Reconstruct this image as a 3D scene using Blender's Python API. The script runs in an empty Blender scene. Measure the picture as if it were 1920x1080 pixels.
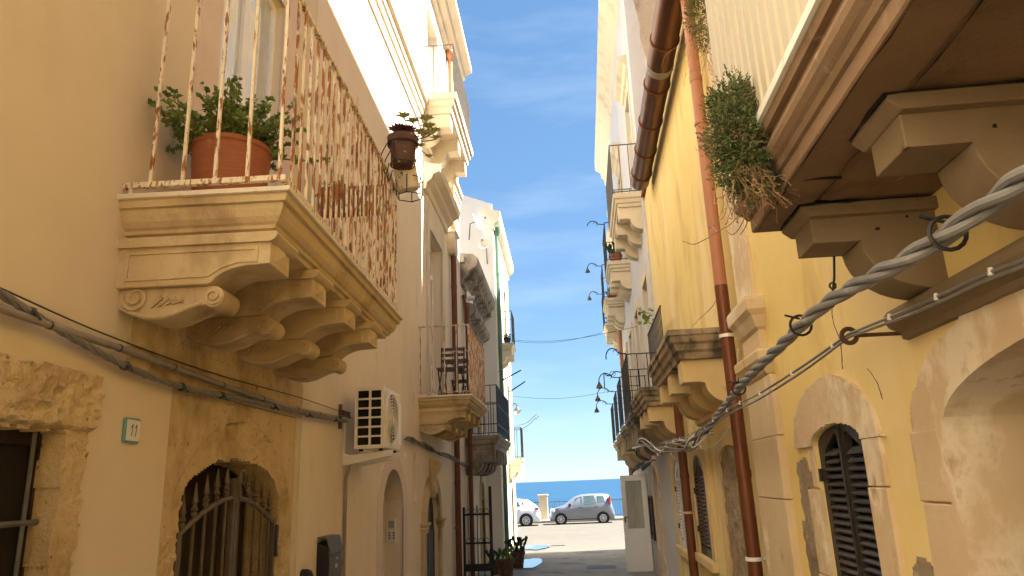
import bpy, bmesh, math, random
from mathutils import Vector, Matrix, noise
random.seed(11)
R_ = math.radians
scn = bpy.context.scene
COL = scn.collection
# ------------------------------------------------------------------ camera, sky, sun, exposure
CAM_Z = 1.8
YAW, PITCH, ROLL, FOC = 3.55, 15.35, 2.3, 1330.0      # focal length in pixels of a 1920 px wide picture
cam_data = bpy.data.cameras.new('camera'); cam = bpy.data.objects.new('camera', cam_data); COL.objects.link(cam)
y_, p_, r_ = R_(YAW), R_(PITCH), R_(ROLL)
fwd = Vector((-math.sin(y_)*math.cos(p_), math.cos(y_)*math.cos(p_), math.sin(p_)))
rgt = Vector((math.cos(y_), math.sin(y_), 0)); upv = rgt.cross(fwd)
CR = rgt*math.cos(r_)-upv*math.sin(r_); CU = upv*math.cos(r_)+rgt*math.sin(r_)
mw = Matrix((CR, CU, -fwd)).transposed().to_4x4(); mw.translation = (0, 0, CAM_Z)
cam.matrix_world = mw
cam_data.sensor_width = 36; cam_data.lens = FOC/1920*36; cam_data.clip_start = .05; cam_data.clip_end = 60000
scn.camera = cam
scn.view_settings.view_transform = 'Standard'; scn.view_settings.look = 'None'
scn.view_settings.gamma = 1; scn.view_settings.use_curve_mapping = False
scn.view_settings.exposure = 2.92
scn.cycles.max_bounces = 12; scn.cycles.diffuse_bounces = 8; scn.cycles.glossy_bounces = 4
scn.cycles.transparent_max_bounces = 8; scn.cycles.use_denoising = True
SUN_EL, SUN_AZ = 57.0, 7.0                            # azimuth from +x towards +y
wd = bpy.data.worlds.new('World'); scn.world = wd; wd.use_nodes = True
wn = wd.node_tree.nodes; wl = wd.node_tree.links; wn.clear()
sky = wn.new('ShaderNodeTexSky'); sky.sky_type = 'NISHITA'; sky.sun_disc = False
sky.sun_elevation = R_(SUN_EL); sky.sun_rotation = R_(90-SUN_AZ)
sky.air_density = .8; sky.dust_density = .1; sky.ozone_density = 2.2; sky.altitude = 0
tc = wn.new('ShaderNodeTexCoord'); mp = wn.new('ShaderNodeMapping'); mp.inputs['Scale'].default_value = (1.1, 1.1, 6.0)
mp.inputs['Rotation'].default_value = (R_(8), R_(-10), 0)
cn = wn.new('ShaderNodeTexNoise'); cn.inputs['Scale'].default_value = 2.6; cn.inputs['Detail'].default_value = 7; cn.inputs['Roughness'].default_value = .55
cr = wn.new('ShaderNodeMapRange'); cr.inputs['From Min'].default_value = .44; cr.inputs['From Max'].default_value = .82; cr.inputs['To Max'].default_value = .3
cm = wn.new('ShaderNodeMixRGB'); cm.inputs['Color2'].default_value = (2.5, 2.9, 3.2, 1)
bg = wn.new('ShaderNodeBackground'); bg.inputs['Strength'].default_value = .057
wo = wn.new('ShaderNodeOutputWorld')
wl.new(tc.outputs['Generated'], mp.inputs['Vector']); wl.new(mp.outputs['Vector'], cn.inputs['Vector'])
wl.new(cn.outputs['Fac'], cr.inputs['Value']); wl.new(cr.outputs['Result'], cm.inputs['Fac'])
gm = wn.new('ShaderNodeGamma'); gm.inputs['Gamma'].default_value = .55
hs_ = wn.new('ShaderNodeHueSaturation'); hs_.inputs['Saturation'].default_value = 1.35
wl.new(sky.outputs['Color'], gm.inputs['Color']); wl.new(gm.outputs['Color'], hs_.inputs['Color']); tn = wn.new('ShaderNodeMixRGB'); tn.blend_type = 'MULTIPLY'; tn.inputs['Fac'].default_value = 1; tn.inputs['Color2'].default_value = (.74, .895, 1.0, 1)
wl.new(hs_.outputs['Color'], tn.inputs['Color1']); wl.new(tn.outputs['Color'], cm.inputs['Color1']); wl.new(cm.outputs['Color'], bg.inputs['Color']); wl.new(bg.outputs['Background'], wo.inputs['Surface'])
sl = bpy.data.lights.new('sun', 'SUN'); sun = bpy.data.objects.new('sun', sl); COL.objects.link(sun)
sl.energy = 5.0; sl.angle = R_(.5); sl.color = (1, .955, .88)
sd_ = Vector((math.cos(R_(SUN_EL))*math.cos(R_(SUN_AZ)), math.cos(R_(SUN_EL))*math.sin(R_(SUN_AZ)), math.sin(R_(SUN_EL))))
sun.rotation_euler = sd_.to_track_quat('Z', 'Y').to_euler(); sun.location = (30, 0, 40)

# ------------------------------------------------------------------ frames of the facades: (s along the wall, d out of the wall, z up)
FR = {'L': (-2.05, -1.66, 1), 'M': (-2.21, 0, 1), 'N': (-1.8, 0, 1), 'R': (1.35, 1.66, -1)}
def faxes(f):
    o, t, sg = FR[f]; t = R_(t)
    return Vector((o, 0, 0)), Vector((math.sin(t), math.cos(t), 0)), sg*Vector((math.cos(t), -math.sin(t), 0))
def PW(f, s, d, z):
    if f == 'W': return Vector((s, d, z))
    o, a, n = faxes(f); return o+a*s+n*d+Vector((0, 0, z))
def ray(px, py): return CR*((px-960)/FOC)-CU*((py-540)/FOC)+fwd
def px_at(px, py, Y):
    v = ray(px, py); return Vector((0, 0, CAM_Z))+v*(Y/v.y)
def gz(y): return -.012*min(y, 43.4)

# ------------------------------------------------------------------ materials
MATS = {}
def M(name, c1, c2=None, sc=3, rough=.85, bump=.25, bsc=45, c3=None, sc3=1.2, lo=.52, hi=.62, streak=1, metal=0, spec=.3,
      dist=.004, c4=None, sc4=8, lo4=.6, hi4=.66, bump2=0, bsc2=9, coat=0, trans=0, hz=1):
    m = bpy.data.materials.new(name); m.use_nodes = True
    n = m.node_tree.nodes; l = m.node_tree.links; b = n['Principled BSDF']
    b.inputs['Roughness'].default_value = rough; b.inputs['Metallic'].default_value = metal
    b.inputs['Specular IOR Level'].default_value = spec
    if coat: b.inputs['Coat Weight'].default_value = coat; b.inputs['Coat Roughness'].default_value = .06
    if trans: b.inputs['Transmission Weight'].default_value = trans
    g = n.new('ShaderNodeNewGeometry')
    def mapped(sx, sz):
        mpn = n.new('ShaderNodeMapping'); mpn.inputs['Scale'].default_value = (sx, sx, sz); l.new(g.outputs['Position'], mpn.inputs['Vector']); return mpn.outputs['Vector']
    def nz(scale, vec=None, det=7, rg=.6):
        t = n.new('ShaderNodeTexNoise'); t.inputs['Scale'].default_value = scale; t.inputs['Detail'].default_value = det; t.inputs['Roughness'].default_value = rg
        l.new(vec or g.outputs['Position'], t.inputs['Vector']); return t.outputs['Fac']
    def ramp(fac, a, c):
        t = n.new('ShaderNodeMapRange'); t.inputs['From Min'].default_value = a; t.inputs['From Max'].default_value = c; l.new(fac, t.inputs['Value']); return t.outputs['Result']
    def mix(fac, a, c):
        t = n.new('ShaderNodeMixRGB'); l.new(fac, t.inputs['Fac'])
        for k, v in (('Color1', a), ('Color2', c)):
            if isinstance(v, tuple): t.inputs[k].default_value = v+(1,)
            else: l.new(v, t.inputs[k])
        return t.outputs['Color']
    if c2 is None: c2 = tuple(q*.82 for q in c1)
    col = mix(ramp(nz(sc, mapped(1, hz)), .3, .7), c1, c2)
    if c3: col = mix(ramp(nz(sc3, mapped(1, 1/streak)), lo, hi), col, c3)
    if c4: col = mix(ramp(nz(sc4, mapped(1, 1/streak)), lo4, hi4), col, c4)
    l.new(col, b.inputs['Base Color'])
    if bump:
        bn = n.new('ShaderNodeBump'); bn.inputs['Strength'].default_value = bump; bn.inputs['Distance'].default_value = dist
        h = nz(bsc, None, 8, .65)
        if bump2:
            ad = n.new('ShaderNodeMath'); ad.operation = 'MULTIPLY_ADD'; l.new(nz(bsc2, None, 6), ad.inputs[0]); ad.inputs[1].default_value = bump2; l.new(h, ad.inputs[2]); h = ad.outputs[0]
        l.new(h, bn.inputs['Height']); l.new(bn.outputs['Normal'], b.inputs['Normal'])
    MATS[name] = m; return m
M('plaster_gold', (.70, .61, .455), (.665, .575, .42), 1.3, .9, .2, 120, (.60, .505, .36), .9, .5, .75, 1.6, dist=.002)
M('plaster_pale', (.77, .68, .545), (.73, .635, .50), 1.1, .9, .18, 110, (.66, .565, .44), .8, .52, .75, 2.2, dist=.002, c4=(.60, .50, .38), sc4=3, lo4=.62, hi4=.72)
M('plaster_pink', (.72, .60, .52), (.66, .54, .45), 4, .9, .5, 60, dist=.004)
M('stone_gold', (.68, .54, .32), (.58, .44, .24), 5, .92, .9, 55, (.38, .27, .13), 2.2, .5, .68, 1.3, dist=.014, c4=(.22, .15, .08), sc4=26, lo4=.63, hi4=.7, bump2=1.4, bsc2=16)
M('stone_pale', (.60, .48, .29), (.50, .39, .22), 3.5, .9, .7, 60, (.31, .22, .12), 2.6, .5, .70, 2.0, dist=.005, c4=(.17, .12, .08), sc4=9, lo4=.69, hi4=.76, bump2=1, bsc2=12)
M('stone_white', (.70, .62, .48), (.62, .54, .40), 3, .88, .35, 60, (.46, .38, .27), 2, .56, .75, 2.5, dist=.004)
M('stone_grey', (.40, .36, .30), (.27, .24, .20), 3, .92, .6, 40, (.12, .105, .09), 2, .47, .63, 1.5, dist=.008, c4=(.46, .39, .29), sc4=5, lo4=.58, hi4=.7)
M('stone_old', (.42, .33, .21), (.30, .23, .14), 3, .92, .6, 40, (.085, .072, .055), 2.6, .46, .62, 1.6, dist=.008, c4=(.05, .043, .035), sc4=14, lo4=.62, hi4=.7)
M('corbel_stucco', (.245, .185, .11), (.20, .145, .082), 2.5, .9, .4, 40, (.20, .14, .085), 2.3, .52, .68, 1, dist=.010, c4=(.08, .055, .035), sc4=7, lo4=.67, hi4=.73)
M('cream_trim', (.66, .575, .42), (.60, .515, .365), 1.6, .9, .25, 70, (.48, .41, .29), 2, .54, .7, 2.5, dist=.004)
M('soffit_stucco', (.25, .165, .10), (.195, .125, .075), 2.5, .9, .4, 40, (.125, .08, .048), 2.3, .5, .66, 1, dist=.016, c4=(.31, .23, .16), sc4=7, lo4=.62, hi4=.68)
M('white_wall', (.84, .82, .78), (.78, .76, .72), 1.2, .9, .15, 90, (.68, .66, .62), 1, .55, .75, 2, dist=.003)
M('cream_lit', (.86, .78, .60), (.80, .71, .53), 1.4, .9, .2, 80, (.70, .62, .47), 1.2, .55, .75, 2, dist=.003)
M('yellow_plaster', (.76, .60, .255), (.72, .54, .20), 1.5, .9, .22, 80, (.79, .64, .37), 1.1, .48, .70, 3.2, dist=.006, c4=(.55, .39, .17), sc4=2.6, lo4=.53, hi4=.72, bump2=1.2, bsc2=4)
M('stucco_tan', (.63, .50, .33), (.55, .42, .26), 2.2, .9, .5, 55, (.74, .64, .48), 2.5, .52, .60, 1.6, dist=.007, c4=(.45, .32, .17), sc4=5, lo4=.6, hi4=.7)
M('stucco_ochre', (.66, .50, .26), (.57, .42, .20), 2, .9, .35, 55, (.60, .50, .34), 1.6, .5, .66, 2, dist=.005, c4=(.36, .28, .18), sc4=6, lo4=.6, hi4=.7)
M('rough_render', (.36, .28, .19), (.28, .21, .14), 6, .95, 1.0, 30, (.20, .15, .10), 3, .5, .7, 1, dist=.02, c4=(.46, .38, .27), sc4=12, lo4=.6, hi4=.7)
M('grey_plaster', (.55, .545, .56), (.49, .485, .50), 1.3, .9, .25, 60, (.66, .54, .42), 2.2, .60, .66, 1.5, dist=.004, c4=(.44, .42, .42), sc4=5, lo4=.62, hi4=.75)
M('torn_render', (.52, .43, .34), (.42, .34, .27), 3, .95, 1.0, 22, (.26, .21, .17), 2.2, .5, .66, 2, dist=.03)
M('rust_paint', (.78, .69, .52), (.70, .60, .44), 6, .6, .5, 120, (.30, .115, .03), 42, .53, .58, 4, dist=.003, c4=(.14, .05, .02), sc4=34, lo4=.57, hi4=.66)
M('rust_paint_heavy', (.74, .65, .48), (.68, .57, .40), 8, .65, .6, 120, (.33, .125, .028), 36, .475, .54, 4.5, dist=.003, c4=(.15, .055, .02), sc4=30, lo4=.53, hi4=.64)
M('rust_paint_pale', (.70, .60, .50), (.60, .48, .38), 6, .7, .5, 100, (.38, .20, .10), 22, .47, .55, 3, dist=.003)
M('iron_black', (.035, .032, .030), (.02, .02, .02), 12, .55, .3, 90, (.09, .05, .03), 14, .6, .7, 1, metal=.2, dist=.002)
M('iron_gate', (.17, .14, .105), (.12, .095, .07), 12, .55, .3, 90, (.12, .07, .035), 10, .58, .7, 1, metal=.3, dist=.002)
M('iron_grey', (.15, .15, .14), (.10, .10, .09), 10, .55, .3, 90, (.22, .12, .06), 12, .58, .68, 1, metal=.3, dist=.002)
M('iron_rust', (.13, .07, .035), (.07, .04, .02), 14, .8, .6, 60, dist=.004)
M('pipe_brown', (.165, .058, .026), (.13, .045, .02), 4, .42, .1, 60, (.14, .05, .025), 5, .6, .75, 2, metal=.25, dist=.002)
M('pipe_pink', (.42, .19, .11), (.36, .15, .08), 4, .5, .1, 60, (.28, .11, .06), 4, .58, .75, 2, dist=.002)
M('gutter_brown', (.14, .055, .022), (.10, .04, .016), 3, .32, .08, 60, metal=.55, dist=.002)
M('pipe_green', (.10, .22, .16), (.08, .17, .13), 4, .6, .1, 60, dist=.002)
M('terracotta', (.33, .12, .055), (.26, .09, .042), 6, .85, .4, 60, (.52, .25, .14), 5, .62, .72, 1, dist=.003, hz=14)
M('terracotta_dark', (.14, .075, .05), (.09, .05, .035), 10, .9, .6, 60, (.42, .34, .26), 13, .60, .64, 1, dist=.004)
M('soil', (.06, .04, .025), None, 20, 1, .8, 60, dist=.01)
M('marble', (.74, .66, .52), (.66, .58, .44), 4, .5, .1, 60, (.50, .42, .30), 8, .58, .7, 1)
M('white_paint', (.86, .85, .84), (.82, .81, .80), 4, .4, .05, 60, spec=.5)
M('white_plastic', (.78, .74, .64), (.74, .70, .60), 4, .45, .05, 60, spec=.5)
M('white_metal', (.80, .78, .72), (.74, .72, .66), 5, .45, .05, 60, (.60, .52, .40), 6, .62, .72, 2)
M('panel_beige', (.50, .45, .34), (.46, .41, .305), 3, .5, .08, 60, (.58, .51, .36), 3, .58, .75, 4, spec=.4)
M('dark_plastic', (.025, .025, .028), None, 5, .5, .05, 60)
M('dark_void', (.018, .014, .011), None, 5, .9, 0)
M('glass_sky', (.10, .13, .15), (.08, .10, .12), 2, .03, 0, spec=1.0, coat=.6)
M('glass_curtain', (.50, .52, .46), (.30, .32, .28), 7, .08, 0, spec=.7, hz=.12, coat=.5)
M('glass_pale', (.56, .60, .60), (.44, .48, .50), 3, .05, 0, spec=.8, coat=.6)
M('wood_dark', (.045, .026, .015), (.028, .016, .009), 6, .7, .4, 60, hz=.1, dist=.004)
M('wood_crate', (.24, .11, .05), (.17, .075, .035), 8, .7, .4, 60, hz=.2, dist=.004)
M('wood_slat', (.11, .085, .075), (.075, .058, .05), 8, .6, .3, 60, dist=.003)
M('shutter_dark', (.034, .029, .026), (.024, .02, .019), 5, .45, .2, 70, (.075, .06, .05), 8, .6, .72, 3, dist=.002)
M('shutter_brown', (.075, .052, .038), (.055, .038, .028), 5, .5, .2, 70, dist=.002)
M('shutter_sky_sheen', (.56, .56, .57), (.48, .48, .49), 5, .45, .1, 70, dist=.002)  # pale colour paints in the sky sheen on the third shutters
M('cable_grey', (.24, .237, .235), (.18, .177, .174), 9, .5, .15, 80, (.34, .32, .30), 8, .6, .7, 1, dist=.002)
M('cable_dark', (.06, .058, .055), None, 9, .6, .1, 80)
M('conduit', (.30, .27, .24), (.24, .215, .19), 6, .6, .15, 80, (.16, .135, .11), 7, .6, .7, 1, dist=.002)
M('tile_white', (.82, .80, .72), None, 6, .25, 0, spec=.6)
M('tile_blue', (.10, .30, .36), None, 6, .3, 0, spec=.6)
M('ink', (.05, .05, .06), None, 6, .5, 0)
M('leaf_jade', (.17, .245, .05), (.095, .155, .032), 26, .45, 0, c3=(.15, .19, .045), sc3=34, lo=.56, hi=.68)
M('leaf_succulent', (.42, .42, .14), (.30, .33, .10), 20, .5, 0, c3=(.34, .24, .05), sc3=14, lo=.6, hi=.7)
M('leaf_purple', (.12, .045, .07), (.075, .03, .045), 20, .45, 0)
M('leaf_bush', (.11, .15, .05), (.06, .09, .03), 18, .7, 0, c3=(.20, .19, .085), sc3=14, lo=.52, hi=.64, c4=(.16, .11, .055), sc4=9, lo4=.58, hi4=.66)
M('leaf_cactus', (.035, .07, .025), (.022, .045, .018), 14, .6, .2, 60)
M('stem_brown', (.17, .10, .05), (.11, .065, .035), 20, .85, .2, 60)
M('stem_dry', (.36, .24, .13), (.26, .16, .085), 20, .9, .1, 60)
M('asphalt', (.08, .071, .056), (.067, .06, .048), .7, .95, .4, 40, (.07, .064, .052), .45, .56, .68, 1, dist=.006, c4=(.095, .086, .07), sc4=2.2, lo4=.56, hi4=.7)
M('paving', (.36, .33, .28), (.28, .255, .22), 1.4, .8, .5, 40, (.15, .135, .115), .9, .54, .66, 1, dist=.006, c4=(.44, .41, .35), sc4=3, lo4=.58, hi4=.7)
M('kerb_stone', (.38, .34, .28), (.30, .27, .22), 2, .9, .4, 40)
M('pillar_paint', (.52, .43, .29), (.47, .385, .255), 2, .9, .2, 40)
M('puddle_water', (.02, .02, .02), None, 2, .02, 0, spec=1, coat=1)
M('car_grey', (.20, .215, .25), (.19, .205, .24), .5, .3, 0, metal=.35, coat=1)
M('car_white', (.80, .82, .84), (.78, .80, .82), .5, .3, 0, coat=1)
M('car_glass', (.05, .065, .07), None, 2, .03, 0, spec=1, coat=1)
M('car_glass_clear', (.10, .135, .135), (.06, .085, .085), 3, .05, 0, spec=1, coat=1)
M('rubber', (.02, .02, .021), None, 5, .8, 0)
M('alloy', (.55, .56, .58), None, 5, .3, 0, metal=.6)
M('lamp_red', (.55, .03, .035), None, 5, .2, 0, coat=1)
M('lamp_white', (.75, .78, .8), None, 5, .15, 0, coat=1)
M('ceramic', (.74, .68, .54), (.66, .58, .42), 7, .35, 0, c3=(.16, .26, .10), sc3=16, lo=.60, hi=.63, c4=(.52, .30, .08), sc4=12, lo4=.63, hi4=.66, spec=.6)
M('ceramic_plain', (.62, .58, .50), (.54, .50, .42), 8, .45, 0, spec=.5)
M('ceramic_rim', (.55, .30, .06), None, 6, .3, 0, spec=.6)
M('copper_top', (.50, .22, .10), (.42, .17, .08), 5, .5, .1, 60)
sea = M('sea', (.006, .032, .07), (.008, .042, .085), .02, .45, 0, spec=.18)
def sea_bump():
    n = sea.node_tree.nodes; l = sea.node_tree.links; g = n.new('ShaderNodeNewGeometry')
    mpn = n.new('ShaderNodeMapping'); mpn.inputs['Scale'].default_value = (.25, .6, 1); l.new(g.outputs['Position'], mpn.inputs['Vector'])
    t = n.new('ShaderNodeTexNoise'); t.inputs['Scale'].default_value = .5; t.inputs['Detail'].default_value = 8; l.new(mpn.outputs['Vector'], t.inputs['Vector'])
    b = n.new('ShaderNodeBump'); b.inputs['Strength'].default_value = .9; b.inputs['Distance'].default_value = .6
    l.new(t.outputs['Fac'], b.inputs['Height']); l.new(b.outputs['Normal'], n['Principled BSDF'].inputs['Normal'])
sea_bump()

# ------------------------------------------------------------------ mesh builder in (s, d, z)
class MB:
    def __init__(self, sg=1, o=(0, 0, 0)): self.v = []; self.f = []; self.sg = sg; self.o = o
    def add(self, pts, faces):
        k = len(self.v); self.v += [tuple(p) for p in pts]; self.f += [tuple(i+k for i in f) for f in faces]; return self
    def box(self, s0, s1, d0, d1, z0, z1):
        return self.add([(s, d, z) for s in (s0, s1) for d in (d0, d1) for z in (z0, z1)],
                        [(0, 1, 3, 2), (4, 6, 7, 5), (0, 4, 5, 1), (2, 3, 7, 6), (0, 2, 6, 4), (1, 5, 7, 3)])
    def prism(self, pts, ax, a0, a1):
        n = len(pts)
        def mk(p, a): return {'s': (a, p[0], p[1]), 'd': (p[0], a, p[1]), 'z': (p[0], p[1], a)}[ax]
        return self.add([mk(p, a0) for p in pts]+[mk(p, a1) for p in pts],
                        [tuple(range(n)), tuple(range(2*n-1, n-1, -1))]+[(i, i+n, (i+1) % n+n, (i+1) % n) for i in range(n)])
    def tube(self, pts, r, n=8, cap=True):
        pts = [Vector(p) for p in pts]; m = len(pts)
        rs = r if isinstance(r, (list, tuple)) else [r]*m
        t0 = (pts[1]-pts[0]).normalized(); a = Vector((0, 0, 1)) if abs(t0.z) < .9 else Vector((1, 0, 0))
        u = t0.cross(a).normalized(); V = []; Fc = []
        for i, p in enumerate(pts):
            t = ((pts[min(i+1, m-1)]-pts[max(i-1, 0)]).normalized()) if m > 1 else t0
            u = (u-t*u.dot(t)).normalized(); w = t.cross(u)
            V += [p+(u*math.cos(q*2*math.pi/n)+w*math.sin(q*2*math.pi/n))*rs[i] for q in range(n)]
        for i in range(m-1):
            for q in range(n): Fc.append((i*n+q, i*n+(q+1) % n, (i+1)*n+(q+1) % n, (i+1)*n+q))
        if cap: Fc += [tuple(range(n-1, -1, -1)), tuple(range((m-1)*n, m*n))]
        return self.add(V, Fc)
    def lathe(self, c, prof, n=20, cap=True):
        V = []; Fc = []; m = len(prof)
        for r, z in prof: V += [(c[0]+r*math.cos(q*2*math.pi/n), c[1]+r*math.sin(q*2*math.pi/n), c[2]+z) for q in range(n)]
        for i in range(m-1):
            for q in range(n): Fc.append((i*n+q, i*n+(q+1) % n, (i+1)*n+(q+1) % n, (i+1)*n+q))
        if cap: Fc += [tuple(range(n-1, -1, -1)), tuple(range((m-1)*n, m*n))]
        return self.add(V, Fc)
    def slab3(self, s0, s1, D, prof):                     # a moulded slab against the wall: prof = (overhang, z)
        V = []; m = len(prof)
        for o, z in prof: V += [(s0-o, -.02, z), (s0-o, D+o, z), (s1+o, D+o, z), (s1+o, -.02, z)]
        Fc = [(i*4+q, i*4+q+1, (i+1)*4+q+1, (i+1)*4+q) for i in range(m-1) for q in range(3)]
        Fc += [(0, 3, 2, 1), tuple((m-1)*4+q for q in range(4))]
        Fc += [(i*4+3, i*4, (i+1)*4, (i+1)*4+3) for i in range(m-1)]
        return self.add(V, Fc)
    def plate(self, outer, holes, d0, d1, back=False):    # plate with holes in the plane of the wall, d1 = front
        bm = bmesh.new(); es = []; loops = []
        for lp in [outer]+holes:
            vs = [bm.verts.new((p[0], p[1], 0)) for p in lp]; loops.append(len(lp))
            es += [bm.edges.new((vs[i], vs[(i+1) % len(vs)])) for i in range(len(vs))]
        bm.verts.index_update(); co = [(v.co.x, v.co.y) for v in bm.verts]
        bmesh.ops.triangle_fill(bm, use_beauty=True, use_dissolve=False, edges=es)
        fs = [tuple(v.index for v in f.verts) for f in bm.faces]; bm.free()
        n = len(co); Fc = list(fs)
        if back: Fc += [tuple(i+n for i in reversed(f)) for f in fs]
        k = 0
        for c in loops:
            Fc += [(k+i, k+(i+1) % c, k+(i+1) % c+n, k+i+n) for i in range(c)]; k += c
        return self.add([(p[0], d1, p[1]) for p in co]+[(p[0], d0, p[1]) for p in co], Fc)
    def leaf(self, p, dr, L, Wd, nrm=None):
        p = Vector(p); dr = Vector(dr).normalized(); nn = Vector(nrm) if nrm else Vector((random.uniform(-1, 1), random.uniform(-1, 1), random.uniform(-.2, 1)))
        sdv = dr.cross(nn)
        if sdv.length < 1e-3: sdv = dr.orthogonal()
        sdv.normalize(); up = sdv.cross(dr)*Wd*.25
        return self.add([p, p+dr*L*.5+sdv*Wd*.5+up, p+dr*L, p+dr*L*.5-sdv*Wd*.5+up], [(0, 1, 2), (0, 2, 3)])
    def mesh(self, name, mat, smooth=False, recalc=True):
        me = bpy.data.meshes.new(name); o = self.o; sg = self.sg
        me.from_pydata([(sg*(p[0]-o[0]), p[1]-o[1], p[2]-o[2]) for p in self.v], [], self.f)
        bm = bmesh.new(); bm.from_mesh(me)
        if recalc: bmesh.ops.recalc_face_normals(bm, faces=bm.faces)
        bm.to_mesh(me); bm.free()
        if isinstance(smooth, (int, float)) and smooth:
            for q in me.polygons: q.use_smooth = True
            me.set_sharp_from_angle(angle=R_(35 if smooth is True else smooth))
        me.materials.append(MATS[mat]); return me
class Thing:
    def __init__(self, name, label, cat, f='W', at=(0, 0, 0), group=None, kind=None, rot=0, mesh=None):
        self.f = f; self.o = at; self.sg = -1 if (f != 'W' and FR[f][2] == 1) else 1
        ob = bpy.data.objects.new(name, mesh); COL.objects.link(ob); ob.location = PW(f, *at); self.ob = ob
        if f == 'W': ob.rotation_euler.z = rot
        else:
            t = R_(FR[f][1]); ob.rotation_euler.z = (-math.pi/2-t) if self.sg == -1 else (math.pi/2-t)
        if kind == 'structure': ob['kind'] = kind
        else: ob['label'] = label; ob['category'] = cat
        if kind == 'stuff': ob['kind'] = kind
        if group: ob['group'] = group
    def mb(self, loc=None): return MB(self.sg, self.o if loc is None else loc)
    def part(self, name, b, mat, par=None, smooth=False, label=None, kind=None, bev=0):
        me = b.mesh(name, mat, smooth) if isinstance(b, MB) else b
        o = bpy.data.objects.new(name, me); COL.objects.link(o); o.parent = par or self.ob
        if label: o['label'] = label
        if kind: o['kind'] = kind
        if bev: bevel(o, bev)
        return o
    def put(self, me, name, at, par=None, rz=0, scale=None):   # shared mesh built round (0,0,0)
        o = bpy.data.objects.new(name, me); COL.objects.link(o); o.parent = par or self.ob
        o.location = (self.sg*(at[0]-self.o[0]), at[1]-self.o[1], at[2]-self.o[2]); o.rotation_euler.z = rz
        if scale: o.scale = scale
        return o
def bevel(o, w, seg=2):
    m = o.modifiers.new('bevel', 'BEVEL'); m.width = w; m.segments = seg; m.limit_method = 'ANGLE'; m.angle_limit = R_(40)
def single(name, label, cat, f, at, b, mat, smooth=False, group=None, kind=None, bev=0, rot=0):
    t = Thing(name, label, cat, f, at, group, kind, rot, mesh=None)
    b.sg = t.sg; b.o = at; me = b.mesh(name, mat, smooth)
    old = t.ob; nm = old.name; props = dict(old.items()); loc = old.location.copy(); rt = old.rotation_euler.copy(); bpy.data.objects.remove(old)
    o = bpy.data.objects.new(nm, me); COL.objects.link(o); o.location = loc; o.rotation_euler = rt
    for k, v in props.items(): o[k] = v
    t.ob = o
    if bev: bevel(o, bev)
    return t
def arch(s0, s1, z0, zs, rise, n=14, j=0):
    c = (s0+s1)/2; a = (s1-s0)/2
    pts = [(s0, z0)]+[(c-a*math.cos(math.pi*i/n), zs+rise*math.sin(math.pi*i/n)) for i in range(n+1)]+[(s1, z0)]
    return [(p[0]+random.uniform(-j, j), p[1]+random.uniform(-j, j)) for p in pts] if j else pts
def U(a, b): return list(a)+list(reversed(b))
def rect(s0, s1, z0, z1): return [(s0, z0), (s0, z1), (s1, z1), (s1, z0)]
def catmull(pts, k=6):
    P = [Vector(p) for p in pts]; out = []
    for i in range(len(P)-1):
        a, b, c, d = P[max(i-1, 0)], P[i], P[i+1], P[min(i+2, len(P)-1)]
        for q in range(k):
            t = q/k; out.append(.5*((2*b)+(c-a)*t+(2*a-5*b+4*c-d)*t*t+(3*b-a-3*c+d)*t**3))
    out.append(P[-1]); return out
def fbm(s, z, sc, seed=0): return noise.fractal(Vector((s*sc, z*sc, seed)), 1.0, 2.0, 5)
def relief(t, name, mat, inside, s0, s1, z0, z1, res, dfun, dback, par=None, smooth=True, label=None):
    ns = int((s1-s0)/res); nz = int((z1-z0)/res); b = t.mb(); idx = {}; edges = {}
    def vid(i, k):
        if (i, k) not in idx:
            s = s0+i*res; z = z0+k*res; idx[(i, k)] = len(b.v); b.v.append((s, dfun(s, z), z))
        return idx[(i, k)]
    for i in range(ns):
        for k in range(nz):
            if inside(s0+(i+.5)*res, z0+(k+.5)*res):
                q = (vid(i, k), vid(i+1, k), vid(i+1, k+1), vid(i, k+1)); b.f.append(q)
                for a in range(4):
                    e = (q[a], q[(a+1) % 4])
                    if (e[1], e[0]) in edges: del edges[(e[1], e[0])]
                    else: edges[e] = 1
    bk = {}
    def back(i):
        if i not in bk: s, d, z = b.v[i]; bk[i] = len(b.v); b.v.append((s, dback, z))
        return bk[i]
    for (i, k) in list(edges): b.f.append((k, i, back(i), back(k)))
    return t.part(name, b, mat, par, 50 if smooth else False, label)

# ------------------------------------------------------------------ the ground, road, quay and sea
def sheet(name, x0, x1, ys, zf, mat, nx=2):
    b = MB(); xs = [x0+(x1-x0)*i/(nx-1) for i in range(nx)]
    V = [(x, y, zf(y)) for y in ys for x in xs]
    single(name, '', '', 'W', (0, 0, 0), b.add(V, [(j*nx+i, j*nx+i+1, (j+1)*nx+i+1, (j+1)*nx+i) for j in range(len(ys)-1) for i in range(nx-1)]), mat, kind='structure')
sheet('ground', -120, 120, [-40, 0, 20, 43.6], lambda y: gz(y)-.03, 'kerb_stone')
sheet('road', -90, 90, [22.6, 30, 43.55], lambda y: gz(y)-.012, 'asphalt')
sheet('alley_paving', -3.2, 2.6, [-12, 0, 12, 22.9], lambda y: gz(y), 'paving')
b = MB(); b.box(-90, 90, 43.56, 43.76, -1, gz(43.4)+.12); single('kerb', '', '', 'W', (0, 0, 0), b, 'kerb_stone', kind='structure')
b = MB(); b.box(-90, 90, 43.76, 45.6, -6, gz(43.4)+.11); single('promenade', '', '', 'W', (0, 0, 0), b, 'kerb_stone', kind='structure')
sheet('sea', -30000, 30000, [45.5, 200, 2000, 45000], lambda y: -5, 'sea')
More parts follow.
